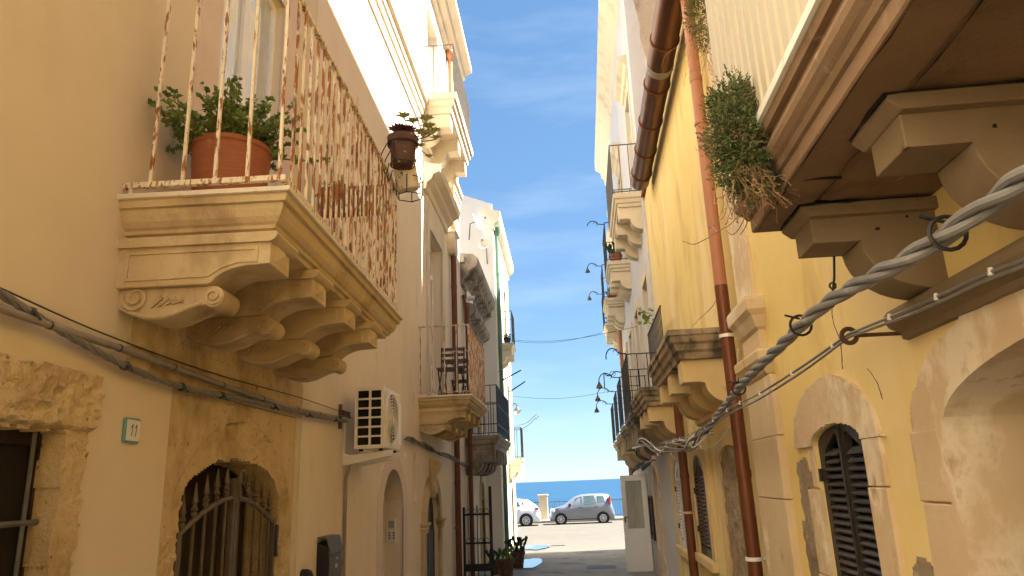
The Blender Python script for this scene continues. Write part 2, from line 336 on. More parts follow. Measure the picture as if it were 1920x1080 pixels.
def puddle(name, cx, cy, rx, ry, seed):
    b = MB(); n = 26
    V = [(cx+math.cos(q*2*math.pi/n)*rx*(1+.35*noise.noise(Vector((math.cos(q*2*math.pi/n)*2, math.sin(q*2*math.pi/n)*2, seed)))),
          cy+math.sin(q*2*math.pi/n)*ry*(1+.35*noise.noise(Vector((math.cos(q*2*math.pi/n)*2, math.sin(q*2*math.pi/n)*2, seed+5)))), gz(cy)+.026) for q in range(n)]
    single(name, '', '', 'W', (0, 0, 0), b.add(V, [tuple(range(n))]), 'puddle_water', kind='structure')
puddle('puddle', -1.02, 19.6, .3, 1.1, 1); puddle('puddle', -1.15, 24.9, .5, .9, 2)

# ------------------------------------------------------------------ shared building pieces
def body(t, s0, s1, depth, z0, z1, mat, d=-.42):
    b = t.mb(); b.box(s0, s1, -depth, d, z0, z1); return t.part('rear_wall', b, mat)
def railing(t, par, s0, s1, D, z0, z1, mat, sp=.11, w=.007, ends=.17, rail=.012, far=True, near=True, twist=False, lean=0):
    zr = z0+.045
    def railpart(name, z, h):
        b = t.mb(); r = rail
        if near: b.box(s0-r, s0+r, 0, D-r, z, z+h)
        b.box(s0-r, s1+r, D-r, D+r, z-.0005, z+h)
        if far: b.box(s1-r, s1+r, 0, D-r, z, z+h)
        return t.part(name, b, mat, par)
    railpart('bottom_rail', zr, .014); railpart('top_rail', z1-.016, .016)
    k = MB(t.sg); k.box(-w, w, -w, w, zr+.014-z0, z1-.016-z0); me = k.mesh('bar', mat)
    n = max(2, int(round((s1-s0)/sp)))
    for i in range(n+1): t.put(me, 'bar', (s0+(s1-s0)*i/n, D, z0), par)
    m = max(2, int(round(D/ends)))
    for i in range(m):
        if near: t.put(me, 'bar', (s0, .03+(D-.03)*i/m, z0), par)
        if far: t.put(me, 'bar', (s1, .03+(D-.03)*i/m, z0), par)
def cyma(D, z1, h, lower=.5):                               # a plain curved bracket, profile (d, z)
    zb = z1-h*.5; pts = [(-.02, z1), (D, z1), (D, zb)]
    for i in range(7):
        a = math.pi/2*i/6; pts.append((D*.66-D*.1*math.sin(a)+D*.0, zb-.0-(h*.04)*i/6))
    r = D*.56
    for i in range(9):
        a = math.pi/2*i/8; pts.append((r*math.cos(a)*.95+.01, zb-h*.06-(h*.44)*math.sin(a)))
    pts.append((-.02, z1-h)); return pts
def french_door(t, name, s0, s1, z0, z1, d, frame='white_paint', glass='glass_sky', leaves=2, transom=0, label=None, solid=0):
    fw = .055; b = t.mb(); holes = []; w = (s1-s0)/leaves
    zt = z1-transom if transom else z1
    for i in range(leaves):
        a = s0+w*i
        holes.append(rect(a+fw, a+w-fw, z0+.08+solid, zt-fw))
        if transom: holes.append(rect(a+fw, a+w-fw, zt+fw*.6, z1-fw))
    b.plate(rect(s0, s1, z0, z1), holes, d-.05, d)
    p = t.part(name, b, frame, label=label)
    for h in holes:
        g = t.mb(); g.box(h[0][0]-.005, h[2][0]+.005, d-.035, d-.025, h[0][1]-.005, h[1][1]+.005); t.part('pane', g, glass, p)
    bk = t.mb()
    for i in range(leaves):
        a = s0+w*i; bk.box(a+fw*.35, a+w-fw*.35, d+.001, d+.014, z0+.06, z0+.064+solid*.9)
    if solid: t.part('bottom_panel', bk, frame, p)
    return p
def shutters(t, s0, s1, z0, zs, rise, d, mat, slat_h=.062, label=None, arched=True):
    fr = .07; b = t.mb(); mid = (s0+s1)/2
    outer = arch(s0, s1, z0, zs, rise, 12)
    h1 = rect(s0+fr, mid-.05, z0+.1, zs-.05); h2 = rect(mid+.05, s1-fr, z0+.1, zs-.05)
    if arched:
        h1 = [(s0+fr, z0+.1), (s0+fr, zs-.1), (s0+fr+.06, zs-.045+rise*.25), (mid-.09, zs+rise*.62), (mid-.05, zs+rise*.45), (mid-.05, z0+.1)]
        h2 = [(mid+.05, z0+.1), (mid+.05, zs+rise*.45), (mid+.09, zs+rise*.62), (s1-fr-.06, zs-.045+rise*.25), (s1-fr, zs-.1), (s1-fr, z0+.1)]
    b.plate(outer, [h1, h2], d-.04, d)
    p = t.part('shutter', b, mat, label=label)
    c = t.mb(); c.box(mid-.006, mid+.006, d+.001, d+.012, z0+.02, zs+rise*.85); t.part('meeting_strip', c, mat, p)
    L = mid-.05-s0-fr
    k = MB(t.sg); k.add([(-L/2, -.024, .018), (L/2, -.024, .018), (L/2, .010, -.016), (-L/2, .010, -.016), (-L/2, -.024, .026), (L/2, -.024, .026), (L/2, .012, -.008), (-L/2, .012, -.008)],
                        [(0, 1, 2, 3), (7, 6, 5, 4), (0, 4, 5, 1), (1, 5, 6, 2), (2, 6, 7, 3), (3, 7, 4, 0)])
    me = k.mesh('slat', mat)
    n = int((zs+rise*.2-z0-.14)/slat_h)
    for i in range(n):
        for c0 in (s0+fr+L/2, mid+.05+L/2):
            z = z0+.14+i*slat_h; sc = 1 if z < zs-.1 else .8
            t.put(me, 'slat', (c0, d-.008, z), p, scale=(sc, 1, 1))
    bk = t.mb(); bk.plate(outer, [], d-.10, d-.085); t.part('backing', bk, 'dark_void', p)
    hg = t.mb()
    for z in (z0+.25, zs-.2): hg.box(s0-.004, s0+.02, d+.001, d+.02, z, z+.07); hg.box(s1-.02, s1+.004, d+.001, d+.02, z, z+.07)
    t.part('hinge', hg, 'iron_black', p)
    return p
def pipe(t, name, s, d, z0, z1, r, mat, clips=(), clipmat='white_metal', label=None, bend=None):
    pts = [(s, d, z0), (s, d, z1)] if not bend else bend
    b = t.mb(); b.tube(pts, r, 14); p = t.part(name, b, mat, smooth=True, label=label)
    for z in clips:
        c = t.mb(); c.lathe((s, d, z), [(r+.001, -.014), (r+.008, -.014), (r+.008, .014), (r+.001, .014)], 14, cap=False); c.box(s+r*.2, s+r*.2+.012, .0, d, z-.008, z+.008)
        t.part('clip', c, clipmat, p)
    z = z0+2
    while z < z1-.5:
        c = t.mb(); c.lathe((s, d, z), [(r+.0005, -.03), (r+.005, -.03), (r+.005, .03), (r+.0005, .03)], 14, cap=False); t.part('collar', c, mat, p, True); z += 2
    return p
def spiral(b, s, c, r0, r1, turns, tr=.006, dirn=1, a0=0):
    pts = []
    for i in range(int(18*turns)+1):
        u = i/(18*turns); r = r0+(r1-r0)*u; a = a0+dirn*u*turns*2*math.pi; pts.append((s, c[0]+r*math.cos(a), c[1]+r*math.sin(a)))
    b.tube(pts, tr, 6)
def scroll_corbel(t, par, sc, w, D, zt, k=1.0, mat='stone_pale'):
    # D = reach of the upper block; zt = top; k = scale
    f = lambda d, z: (d*D/.76, zt+(z-3.05)*k)
    up = [f(*q) for q in ((-.02, 3.05), (.76, 3.05), (.76, 2.89), (.70, 2.888), (.64, 2.885), (.58, 2.875), (.53, 2.855), (.49, 2.83), (.465, 2.80), (-.02, 2.80))]
    b = t.mb(); b.prism(up, 's', sc-w/2, sc+w/2)
    c = t.part('corbel', b, mat, par, bev=.006)
    m = t.mb(); q = .02
    m.prism([f(-.02, 3.051), f(.795, 3.051), f(.80, 3.035), f(.79, 3.015), f(.765, 3.0), f(-.02, 3.0)], 's', sc-w/2-q, sc+w/2+q)
    t.part('corbel_moulding', m, mat, par, True)
    # raised panel frame on the near side and a diamond on the front
    p = t.mb(); a = [f(.04, 3.0-.02), f(.70, 2.98), f(.70, 2.90), f(.60, 2.90), f(.52, 2.875), f(.46, 2.835), f(.04, 2.83)]
    ins = [f(.055, 2.965), f(.685, 2.965), f(.685, 2.915), f(.60, 2.914), f(.51, 2.888), f(.45, 2.848), f(.055, 2.845)]
    n = len(a); sN = sc-w/2
    p.add([(sN-.008, x, z) for x, z in a]+[(sN-.008, x, z) for x, z in ins]+[(sN+.004, x, z) for x, z in a]+[(sN+.004, x, z) for x, z in ins],
          [(i, (i+1) % n, (i+1) % n+n, i+n) for i in range(n)]+[(i, i+2*n, (i+1) % n+2*n, (i+1) % n) for i in range(n)]+[(i+n, (i+1) % n+n, (i+1) % n+3*n, i+3*n) for i in range(n)])
    t.part('panel_moulding', p, mat, par)
    fr = t.mb(); d0, zc = f(.76, 2.965); h = .052*k; wd = w*.3
    fr.add([(sc-wd, d0+.001, zc-h), (sc+wd, d0+.001, zc-h), (sc+wd, d0+.001, zc+h), (sc-wd, d0+.001, zc+h), (sc, d0+.02, zc)], [(0, 1, 4), (1, 2, 4), (2, 3, 4), (3, 0, 4), (3, 2, 1, 0)])
    t.part('diamond_boss', fr, mat, par)
    # the S scroll under the block
    low = [(-.02, 2.80), (.46, 2.80)]
    low += [(.475+.05*math.cos(a_), 2.745+.055*math.sin(a_)) for a_ in [math.pi/2-i*math.pi/8 for i in range(0, 11)]]
    low += [(.40, 2.70), (.34, 2.675), (.28, 2.65), (.21, 2.637), (.14, 2.645), (.06, 2.672), (.01, 2.70), (-.02, 2.72)]
    b = t.mb(); b.prism([f(*q) for q in low], 's', sc-w*.37, sc+w*.37)
    t.part('scroll', b, mat, par, 30, bev=.004)
    sp = t.mb(); sN = sc-w*.37-.007
    spiral(sp, sN, f(.085, 2.752), .066*k, .012, 1.75, .0085*k, 1, math.pi*.9)
    spiral(sp, sN, f(.475, 2.745), .043*k, .010, 1.5, .0068*k, -1, 0)
    e = [(sN, *f(*q)) for q in ((.07, 2.682), (.14, 2.657), (.21, 2.65), (.29, 2.665), (.35, 2.69), (.42, 2.712))]
    sp.tube(catmull(e, 4), .0095*k, 6)
    for i in range(4):
        u = .17+i*.035; sp.tube([(sN, *f(u, 2.70+i*.006)), (sN, *f(u+.05, 2.755-i*.006))], [.006*k, .013*k], 6)
    t.part('volute', sp, mat, par, True)
def cornice(t, name, s0, s1, prof, mat, par=None):           # run along the wall; prof (d, z) closed
    b = t.mb(); b.prism(prof, 's', s0, s1); return t.part(name, b, mat, par)

def vplate(t, outer, holes, s, th):                            # a plate lying in the (d, z) plane
    q = MB(); q.plate(outer, holes, -th, 0); m = t.mb(); m.v = [(s+p[1], p[0], p[2]) for p in q.v]; m.f = q.f; return m
# ------------------------------------------------------------------ LEFT, nearest house (golden plaster, number 11)
A = Thing('house', 'golden plastered house on the left with a rusty-railed stone balcony and an arched iron gate', 'house', 'L', (3, 0, 0))
b = A.mb(); b.plate([(-12, -.4), (-12, 11.9), (5.98, 11.9), (5.98, -.4)],
                    [rect(1.35, 3.03, .95, 2.12), rect(3.83, 5.88, -.35, 2.40), rect(4.05, 5.15, 3.27, 5.85)], -.4, 0)
A.part('wall', b, 'plaster_gold'); body(A, -12, 5.98, 7, -.4, 11.9, 'dark_void', -.43)
b = A.mb(); b.box(-12, 5.98, -7, .25, 11.9, 12.3); A.part('roof', b, 'stone_white')
GC, GW = 4.835, .79
def gate_top(s):
    u = (s-GC)/GW
    return 1.74+.285*math.sqrt(max(0, 1-u*u)) if abs(u) < 1 else -9
def gs_in(s, z):
    e = .022*fbm(s, z, 5, 3)+.008*fbm(s, z, 22, 5)
    if 4.05+e < s < 5.62+e*.7 and z < gate_top(s)+e: return False
    return 3.835 < s < 5.875
def gs_d(s, z):
    u = ((s-4.86)/1.0)**2+(max(0, z-1.45)/.82)**2
    ridge = noise.noise(Vector((s*16+z*9, z*42-s*8, 2.)))
    rough = .020*fbm(s, z, 6, 1)+.015*max(-.7, ridge)*(.5+.5*noise.noise(Vector((s*3, z*3, 11.))))+.006*fbm(s, z, 30, 4)
    if u > 1 and z > 1.45: return -.004+.003*fbm(s, z, 9, 7)+.004*min(1, (u-1)*8)
    return -.02+rough
sg = relief(A, 'gate_surround', 'stone_gold', gs_in, 3.83, 5.88, -.02, 2.40, .0125, gs_d, -.30, label='rough hewn golden stone arch round the iron gate')
relief(A, 'stone_band', 'stone_gold', lambda s, z: 3.345+.012*fbm(s, z, 7, 4) < s < 5.97 and z > 2.41+.006*fbm(s, z, 9, 1), 3.31, 5.985, 2.385, 3.065, .0125, lambda s, z: .018+.010*fbm(s, z, 6, 6)+.004*fbm(s, z, 25, 2)-.012*max(0, fbm(s, z, 3, 9)-.25), -.02)
def ws_in(s, z):
    e = .018*fbm(s, z, 6, 9)+.008*fbm(s, z, 25, 4)
    if 1.35 < s < 2.94+e*.5 and .95 < z < 2.085+e*.6: return False
    if z > 2.10: return s < 3.12+e and z < 2.345+e*.5+(-.0*s)
    return s < 3.10+e*1.4 and z > .7
def ws_d(s, z):
    lint = z > 2.10
    return (.045 if lint else .018)+(.016 if lint else .008)*fbm(s, z, 8, 2)+.010*1.8*noise.noise(Vector((s*22+z*10, z*44, 7)))*(1 if lint else .6)
relief(A, 'window_surround', 'stone_gold', ws_in, 1.0, 3.16, .68, 2.42, .014, ws_d, -.09, label='rough chipped stone lintel and jamb of the barred window')
w = A.mb(); w.plate(rect(1.35, 3.03, .95, 2.12), [rect(1.42, 2.14, 1.02, 2.03), rect(2.21, 2.93, 1.02, 2.03)], -.13, -.085)
win = A.part('window', w, 'wood_dark', label='dark wooden window behind iron bars')
for a in (1.41, 2.20):
    g = A.mb(); g.box(a, a+.74, -.12, -.11, 1.01, 2.04); A.part('pane', g, 'dark_void', win)
g = A.mb(); g.tube([(1.33, -.05, 1.72), (2.98, -.05, 1.72)], .012, 8); A.part('grille_bar', g, 'iron_grey', win, True)
kb = MB(A.sg); kb.tube([(0, 0, 0), (0, 0, 1.13)], .009, 8); kb = kb.mesh('grille_bar', 'iron_grey', True)
for i in range(6): A.put(kb, 'grille_bar', (1.55+i*.26, -.05, .95), win)
# balcony with rusty railing
b = A.mb(); b.slab3(3.2, 6.0, .80, [(-.14, 3.045), (-.06, 3.048), (-.055, 3.07), (-.035, 3.078), (-.03, 3.095), (-.015, 3.105), (.004, 3.13), (.018, 3.165), (.022, 3.19), (.042, 3.194), (.046, 3.226), (.05, 3.231)])
bal = A.part('balcony', b, 'stone_pale', label='carved stone balcony with rusty white railing and four scroll corbels')
b = A.mb(); b.slab3(3.2, 6.0, .80, [(.055, 3.2325), (.066, 3.236), (.068, 3.256), (.06, 3.262)]); A.part('marble_top', b, 'marble', bal)
for c in (3.34, 4.0, 4.70, 5.40): scroll_corbel(A, bal, c, .27, .76, 3.043)
b = A.mb(); zb, zt, D = 3.305, 4.47, .815
for nm, z, h in (('bottom_rail', zb, .03), ('top_rail', zt-.026, .026)):
    q = A.mb(); q.box(3.165, 3.195, -.01, D-.016, z, z+h); q.box(3.165, 6.02, D-.015, D+.015, z-.001, z+h); q.box(5.99, 6.02, -.01, D-.016, z, z+h); A.part(nm, q, 'rust_paint', bal, bev=.003)
kb = MB(A.sg); kb.box(-.0078, .0078, -.0078, .0078, .03, zt-zb-.026); m1 = kb.mesh('bar', 'rust_paint'); 
kb = MB(A.sg); kb.box(-.0078, .0078, -.0078, .0078, .03, zt-zb-.026); m2 = kb.mesh('bar', 'rust_paint_heavy')
for i in range(5): A.put(m1, 'bar', (3.18, .135+.165*i, zb), bal, rz=random.uniform(-.05, .05))
for i in range(5): A.put(m2, 'bar', (6.005, .08+.16*i, zb), bal)
for i in range(1, 25): A.put(m1 if i % 7 == 3 else m2, 'bar', (3.18+i*.1162, D, zb), bal, rz=random.uniform(-.06, .06))
q = A.mb()
for s in (3.25, 4.1, 5.0, 5.9): q.box(s-.012, s+.012, D-.01, D+.01, 3.262, zb)
q.box(3.17, 3.19, .03, .05, 3.262, zb); A.part('foot', q, 'rust_paint', bal)
# french window of the balcony and pink plaster surround
b = A.mb(); b.plate(U(rect(3.76, 5.42, 3.264, 6.05), rect(4.05, 5.15, 3.264, 5.85)), [], -.01, .012); A.part('door_surround', b, 'plaster_pink')
french_door(A, 'french_door', 4.05, 5.15, 3.27, 5.85, -.07, 'white_paint', 'glass_pale', 2, solid=.35, label='white french door with panes coloured pale for reflected sky')  # pale pane colour stands in for the sky's reflection
sh = A.mb(); sh.box(4.055, 4.095, -.11, -.02, 3.28, 5.83); A.part('door_frame', sh, 'white_paint')
# the iron gate
gd = -.045
g = A.mb()
for s in (4.08, 4.80, 4.845, 5.56): g.box(s, s+.035, gd-.018, gd+.018, -.02, (1.60 if s in (4.08, 5.56) else 1.905))
gate = A.part('gate', g, 'iron_gate', label='arched iron gate with spear finials in front of dark doors')
def gz_top(s): return 1.575+.20*math.cos(max(-1, min(1, (s-4.838)/.75))*math.pi/2)
for s0, s1 in ((4.09, 4.81), (4.865, 5.585)):
    g = A.mb(); g.tube([(s0+(s1-s0)*i/10, gd, gz_top(s0+(s1-s0)*i/10)) for i in range(11)], .017, 6); A.part('arched_rail', g, 'iron_gate', gate, True)
kb = MB(A.sg); kb.tube([(0, 0, 0), (0, 0, 1)], .0105, 6); kb = kb.mesh('bar', 'iron_gate', True)
fi = MB(A.sg); fi.lathe((0, 0, 0), [(.009, 0), (.014, .012), (.022, .026), (.014, .036), (.026, .05), (.012, .062), (.014, .074), (.011, .08), (.021, .092), (.013, .135), (.002, .205)], 8)
fi.tube([(-.03, 0, .05), (-.022, 0, .066), (-.01, 0, .05)], .006, 5); fi.tube([(.03, 0, .05), (.022, 0, .066), (.01, 0, .05)], .006, 5)
fi = fi.mesh('finial', 'iron_gate', True)
for s0 in (4.15, 4.925):
    for i in range(5):
        s = s0+i*.142; zt_ = gz_top(s); A.put(kb, 'bar', (s, gd, 0), gate, scale=(1, 1, zt_)); A.put(fi, 'finial', (s, gd, zt_+.012), gate)
g = A.mb(); g.box(4.09, 4.81, gd-.012, gd+.012, .55, .59); g.box(4.87, 5.58, gd-.012, gd+.012, .55, .59); A.part('cross_rail', g, 'iron_gate', gate)
g = A.mb(); g.box(5.585, 5.635, gd-.03, gd+.03, 1.33, 1.56); A.part('lock_case', g, 'iron_black', gate)
g = A.mb(); pts = [(4.90+.05*math.cos(a), gd+.025, 1.90+.05*math.sin(a)) for a in [math.pi*(-.1+1.2*i/9) for i in range(10)]]
g.tube(pts+[(4.862, gd+.025, 1.83), (4.89, gd+.025, 1.76)], .013, 6); A.part('latch_hook', g, 'iron_gate', gate, True)
g = A.mb(); g.plate(arch(4.0, 5.68, -.02, 1.74, .30), [], -.34, -.28); dr = A.part('door', g, 'wood_dark', label='dark brown plank door behind the iron gate')
for i in range(9):
    g = A.mb(); g.box(4.02+i*.184, 4.02+i*.184+.172, -.279, -.262, .02, 1.70); A.part('plank', g, 'wood_dark', dr)

# ------------------------------------------------------------------ LEFT, second house (pale plaster, two balconies)
B = Thing('house', 'tall pale cream house on the left with string course, copper downpipe and two balconies', 'house', 'M', (11, 0, 0))
hB = [arch(8.77, 9.89, -.35, 1.52, .51), rect(10.60, 10.80, 1.60, 2.28), arch(11.37, 12.55, -.35, 1.27, .49), rect(11.95, 13.30, 3.2, 6.3), rect(11.95, 13.15, 8.75, 11.1)]
b = B.mb(); b.plate([(5.981, -.4), (5.981, 11.7), (15.98, 11.7), (15.98, -.4)], hB, -.4, 0); B.part('wall', b, 'plaster_pale')
body(B, 5.98, 15.98, 7, -.4, 11.9, 'dark_void', -.5)
b = B.mb(); b.box(15.9, 15.99, -7, -.3, 6, 11.7); B.part('gable_wall', b, 'plaster_pale')
cornice(B, 'roof_cornice', 5.98, 16.05, [(0, 11.55), (.08, 11.6), (.10, 11.72), (.22, 11.80), (.24, 11.9), (.36, 11.98), (.40, 12.0), (.40, 12.14), (-.3, 12.3), (-.3, 11.55)], 'stone_white')
b = B.mb(); b.box(5.98, 16.0, -7, -.31, 11.9, 12.25); B.part('roof', b, 'stone_white')
cornice(B, 'string_course', 5.99, 15.985, [(0, 8.22), (.03, 8.22), (.035, 8.34), (.06, 8.36), (.065, 8.46), (.11, 8.50), (.12, 8.58), (0, 8.62)], 'stone_white')
cornice(B, 'string_course', 5.99, 15.985, [(0, 7.92), (.025, 7.93), (.03, 8.02), (0, 8.03)], 'stone_white')
b = B.mb(); b.box(10.59, 10.81, -.1, -.06, 1.59, 2.29); B.part('recess_back', b, 'plaster_pale')
# arched niche doorway
b = B.mb(); b.plate(U(arch(8.52, 10.12, -.3, 1.52, .70), arch(8.77, 9.89, -.3, 1.52, .51)), [], -.01, .012); B.part('door_surround', b, 'plaster_pink')
b = B.mb(); b.plate(arch(8.75, 9.91, -.3, 1.52, .52), [], -.42, -.30); dr = B.part('door', b, 'wood_dark', label='brown door deep inside the arched niche')
b = B.mb(); b.box(9.84, 9.885, -.29, -.245, -.3, 1.7); B.part('door_frame', b, 'white_paint', dr)
# doorway with carved surround
b = B.mb(); b.plate(U(arch(11.18, 12.74, 1.27, 1.28, .70), arch(11.37, 12.55, 1.27, 1.28, .485)), [], -.01, .06); ds = B.part('door_surround', b, 'stone_pale', label='carved stone arch of the second doorway')
for a in (11.10, 12.55):
    q = B.mb(); q.box(a+.02, a+.25, -.01, .05, -.3, 1.10); B.part('pilaster', q, 'stone_pale', ds, bev=.01)
    q = B.mb(); q.slab3(a+.03, a+.24, .05, [(.0, 1.10), (.03, 1.12), (.02, 1.15), (.045, 1.17), (.03, 1.20), (.06, 1.23), (.06, 1.265)]); B.part('capital', q, 'stone_pale', ds, bev=.006)
q = B.mb(); q.prism([(0, 1.62), (.06, 1.62), (.10, 1.72), (.07, 1.85), (.09, 1.98), (.16, 2.08), (.17, 2.16), (.12, 2.22), (0, 2.24)], 's', 11.86, 12.07); B.part('keystone', q, 'stone_pale', ds, bev=.012)
g = B.mb(); g.plate(arch(11.36, 12.56, -.3, 1.27, .49), [], -.10, -.06); dr = B.part('door', g, 'iron_black', label='black iron door under the carved arch')
for i in range(2):
    g = B.mb(); g.box(11.42+i*.57, 11.93+i*.57, -.059, -.04, -.1, 1.1); B.part('door_panel', g, 'iron_black', dr, bev=.01)
g = B.mb(); g.box(11.945, 11.975, -.059, -.03, -.2, 1.7); B.part('meeting_strip', g, 'iron_grey', dr)
# first floor balcony
b = B.mb(); b.slab3(11.0, 13.25, .78, [(-.10, 2.96), (-.05, 2.963), (-.045, 2.985), (-.015, 3.0), (.01, 3.03), (.02, 3.07), (.045, 3.075), (.05, 3.12), (.055, 3.125)])
bal = B.part('balcony', b, 'stone_pale', label='stone balcony with rusted railing holding folding chairs')
b = B.mb(); b.slab3(11.0, 13.25, .78, [(.06, 3.1265), (.07, 3.13), (.07, 3.15), (.06, 3.155)]); B.part('marble_top', b, 'marble', bal)
for c in (11.15, 11.75, 12.38, 13.0): scroll_corbel(B, bal, c, .24, .70, 2.958, .95)
railing(B, bal, 11.0, 13.25, .80, 3.155, 4.27, 'rust_paint_pale', .085, .0075, .2, .012)
french_door(B, 'french_door', 11.95, 13.30, 3.2, 6.3, -.16, 'white_paint', 'glass_pale', 2, transom=.6, solid=.7, label='tall white french door behind the balcony with chairs')
b = B.mb(); b.plate(U(rect(11.68, 13.57, 3.156, 6.58), rect(11.95, 13.30, 3.156, 6.3)), [], -.01, .03); B.part('door_surround', b, 'stone_white')
cornice(B, 'door_hood', 11.45, 13.85, [(0, 6.85), (.05, 6.87), (.07, 6.98), (.16, 7.05), (.18, 7.12), (.30, 7.18), (.32, 7.30), (.0, 7.36)], 'stone_white')
b = B.mb(); b.box(11.7, 13.55, 0, .03, 6.581, 6.85); B.part('frieze', b, 'stone_white')
# second floor balcony
b = B.mb(); b.slab3(11.45, 13.75, .55, [(-.08, 8.30), (-.02, 8.31), (-.01, 8.42), (.03, 8.46), (.04, 8.54), (.075, 8.56), (.085, 8.66), (.09, 8.67)])
bal = B.part('balcony', b, 'stone_white', label='sunlit upper stone balcony with thin iron railing')
for c in (11.62, 12.6, 13.55):
    q = B.mb(); q.prism(cyma(.5, 8.30, .52), 's', c-.13, c+.13); B.part('corbel', q, 'stone_white', bal, 30)
railing(B, bal, 11.45, 13.75, .58, 8.67, 9.72, 'iron_grey', .10, .007, .19, .011)
french_door(B, 'french_door', 11.95, 13.15, 8.75, 11.1, -.16, 'white_paint', 'glass_pale', 2, solid=.6, label='white french door of the upper balcony')
# stone block and copper downpipe
b = B.mb(); b.slab3(14.15, 14.6, .16, [(-.03, 6.55), (0, 6.62), (0, 6.98), (.03, 7.0), (.03, 7.06)]); B.part('stone_block', b, 'stone_white', bev=.01)
pipe(B, 'downpipe', 14.38, .09, -.15, 6.53, .06, 'pipe_brown', (1.0, 4.2), 'iron_grey', label='brown copper downpipe below the stone block')
pipe(B, 'downpipe', 14.38, .09, 7.08, 11.35, .055, 'copper_top', (9.3,), 'copper_top', label='bright copper downpipe with hopper beside the upper balcony')
b = B.mb(); b.lathe((14.38, .10, 11.3), [(.06, 0), (.12, .1), (.13, .22), (.12, .24)], 14); B.part('hopper', b, 'copper_top', smooth=True)

# ------------------------------------------------------------------ LEFT, third house (weathered cornice)
C_ = Thing('house', 'lower weathered house on the left with blackened projecting cornice and black balcony', 'house', 'M', (18, 0, 0))
b = C_.mb(); b.plate([(15.99, -.5), (15.99, 6.9), (20.55, 6.9), (20.55, -.5)], [arch(16.55, 17.25, -.45, 1.2, .62), arch(18.9, 19.75, -.45, 1.2, .66), rect(16.75, 17.75, 2.9, 5.3), rect(18.7, 19.7, 2.9, 5.3)], -.4, -.001)
C_.part('wall', b, 'stone_white'); body(C_, 16.0, 20.5, 7, -.5, 6.9, 'dark_void', -.45)
b = C_.mb(); b.box(16.0, 20.5, -7, .1, 6.91, 7.05); C_.part('roof', b, 'stone_grey')
cornice(C_, 'roof_cornice', 16.06, 20.5, [(0, 6.35), (.06, 6.38), (.08, 6.5), (.18, 6.58), (.22, 6.72), (.36, 6.80), (.40, 6.86), (.42, 7.02), (.30, 7.12), (0, 7.15)], 'stone_grey')
for i in range(9):
    q = C_.mb(); s = 16.25+i*.5; q.box(s, s+.16, .05, .30, 6.55, 6.76); C_.part('dentil', q, 'stone_grey', bev=.01)
for a, e in ((16.45, 18.0), (18.45, 20.0)):
    cornice(C_, 'window_hood', a, e, [(0, 5.55), (.05, 5.58), (.1, 5.7), (.24, 5.78), (.28, 5.86), (.28, 5.96), (0, 6.1)], 'stone_grey')
for a in (16.75, 18.7): french_door(C_, 'french_door', a, a+1.0, 2.9, 5.3, -.12, 'shutter_brown', 'glass_sky', 2, solid=.5)
for a, e, r in ((16.55, 17.25, .62), (18.9, 19.75, .66)):
    b = C_.mb(); b.plate(U(arch(a-.16, e+.16, -.4, 1.2, r+.2), arch(a, e, -.4, 1.2, r)), [], -.02, .03); ds = C_.part('door_surround', b, 'stone_pale')
    g = C_.mb(); g.plate(arch(a, e, -.4, 1.2, r), [], -.11, -.06); C_.part('door', g, 'iron_black')
b = C_.mb(); b.slab3(16.3, 19.9, .72, [(-.12, 2.55), (-.06, 2.56), (-.05, 2.64), (-.01, 2.68), (.01, 2.76), (.04, 2.78), (.05, 2.86)])
bal = C_.part('balcony', b, 'stone_grey', label='long dark stone balcony with black iron railing')
for c in (16.5, 17.35, 18.2, 19.05, 19.75):
    q = C_.mb(); q.prism(cyma(.66, 2.55, .55), 's', c-.13, c+.13); C_.part('corbel', q, 'stone_grey', bal, 30)
railing(C_, bal, 16.3, 19.9, .74, 2.86, 4.0, 'iron_black', .075, .009, .14, .014)
q = C_.mb()
for z in (3.1, 3.55): q.box(16.285, 16.31, 0, .74, z, z+.02); q.box(16.3, 19.9, .73, .75, z, z+.02)
C_.part('middle_rail', q, 'iron_black', bal)
pipe(C_, 'downpipe', 16.55, .35, 2.87, 6.3, .05, 'pipe_brown', (5.6,), 'iron_grey', bend=[(16.2, .05, 6.15), (16.2, .12, 5.9), (16.2, .12, -.4)])
q = C_.mb(); q.tube([(16.2, .12, 5.95), (16.2, .12, 6.02), (16.2, .2, 6.06), (16.2, .3, 6.06)], .055, 10); C_.part('pipe_elbow', q, 'alloy', smooth=True)
# black gate leaf standing open towards the alley
Gt = Thing('gate', 'open black iron gate leaf with rings jutting into the alley beside the brown downpipe', 'gate', 'M', (15.3, .1, gz(15.3)))
q = Gt.mb(); q.box(15.28, 15.31, .05, .10, gz(15.3)+.02, 1.35); q.box(15.28, 15.31, .60, .66, gz(15.3)+.02, 1.75); fr = Gt.part('frame', q, 'iron_black')
for z in (.1, .62, 1.18):
    q = Gt.mb(); q.box(15.283, 15.307, .10, .60, z, z+(.14 if z == .1 else .035)); Gt.part('rail', q, 'iron_black')
for i in range(3):
    q = Gt.mb(); q.tube([(15.295, .22+i*.13, -.1), (15.295, .22+i*.13, 1.18+.12*i)], .009, 6); q.lathe((15.295, .22+i*.13, 1.18+.12*i), [(.008, 0), (.018, .03), (.001, .1)], 6); Gt.part('bar', q, 'iron_black')
for z in (.69, 1.26):
    for dd in (.16, .29, .42, .54):
        q = Gt.mb(); q.tube([(15.295, dd+.045*math.cos(a), z+.045*math.sin(a)) for a in [i*math.pi/8 for i in range(17)]], .006, 5); Gt.part('ring', q, 'iron_black')

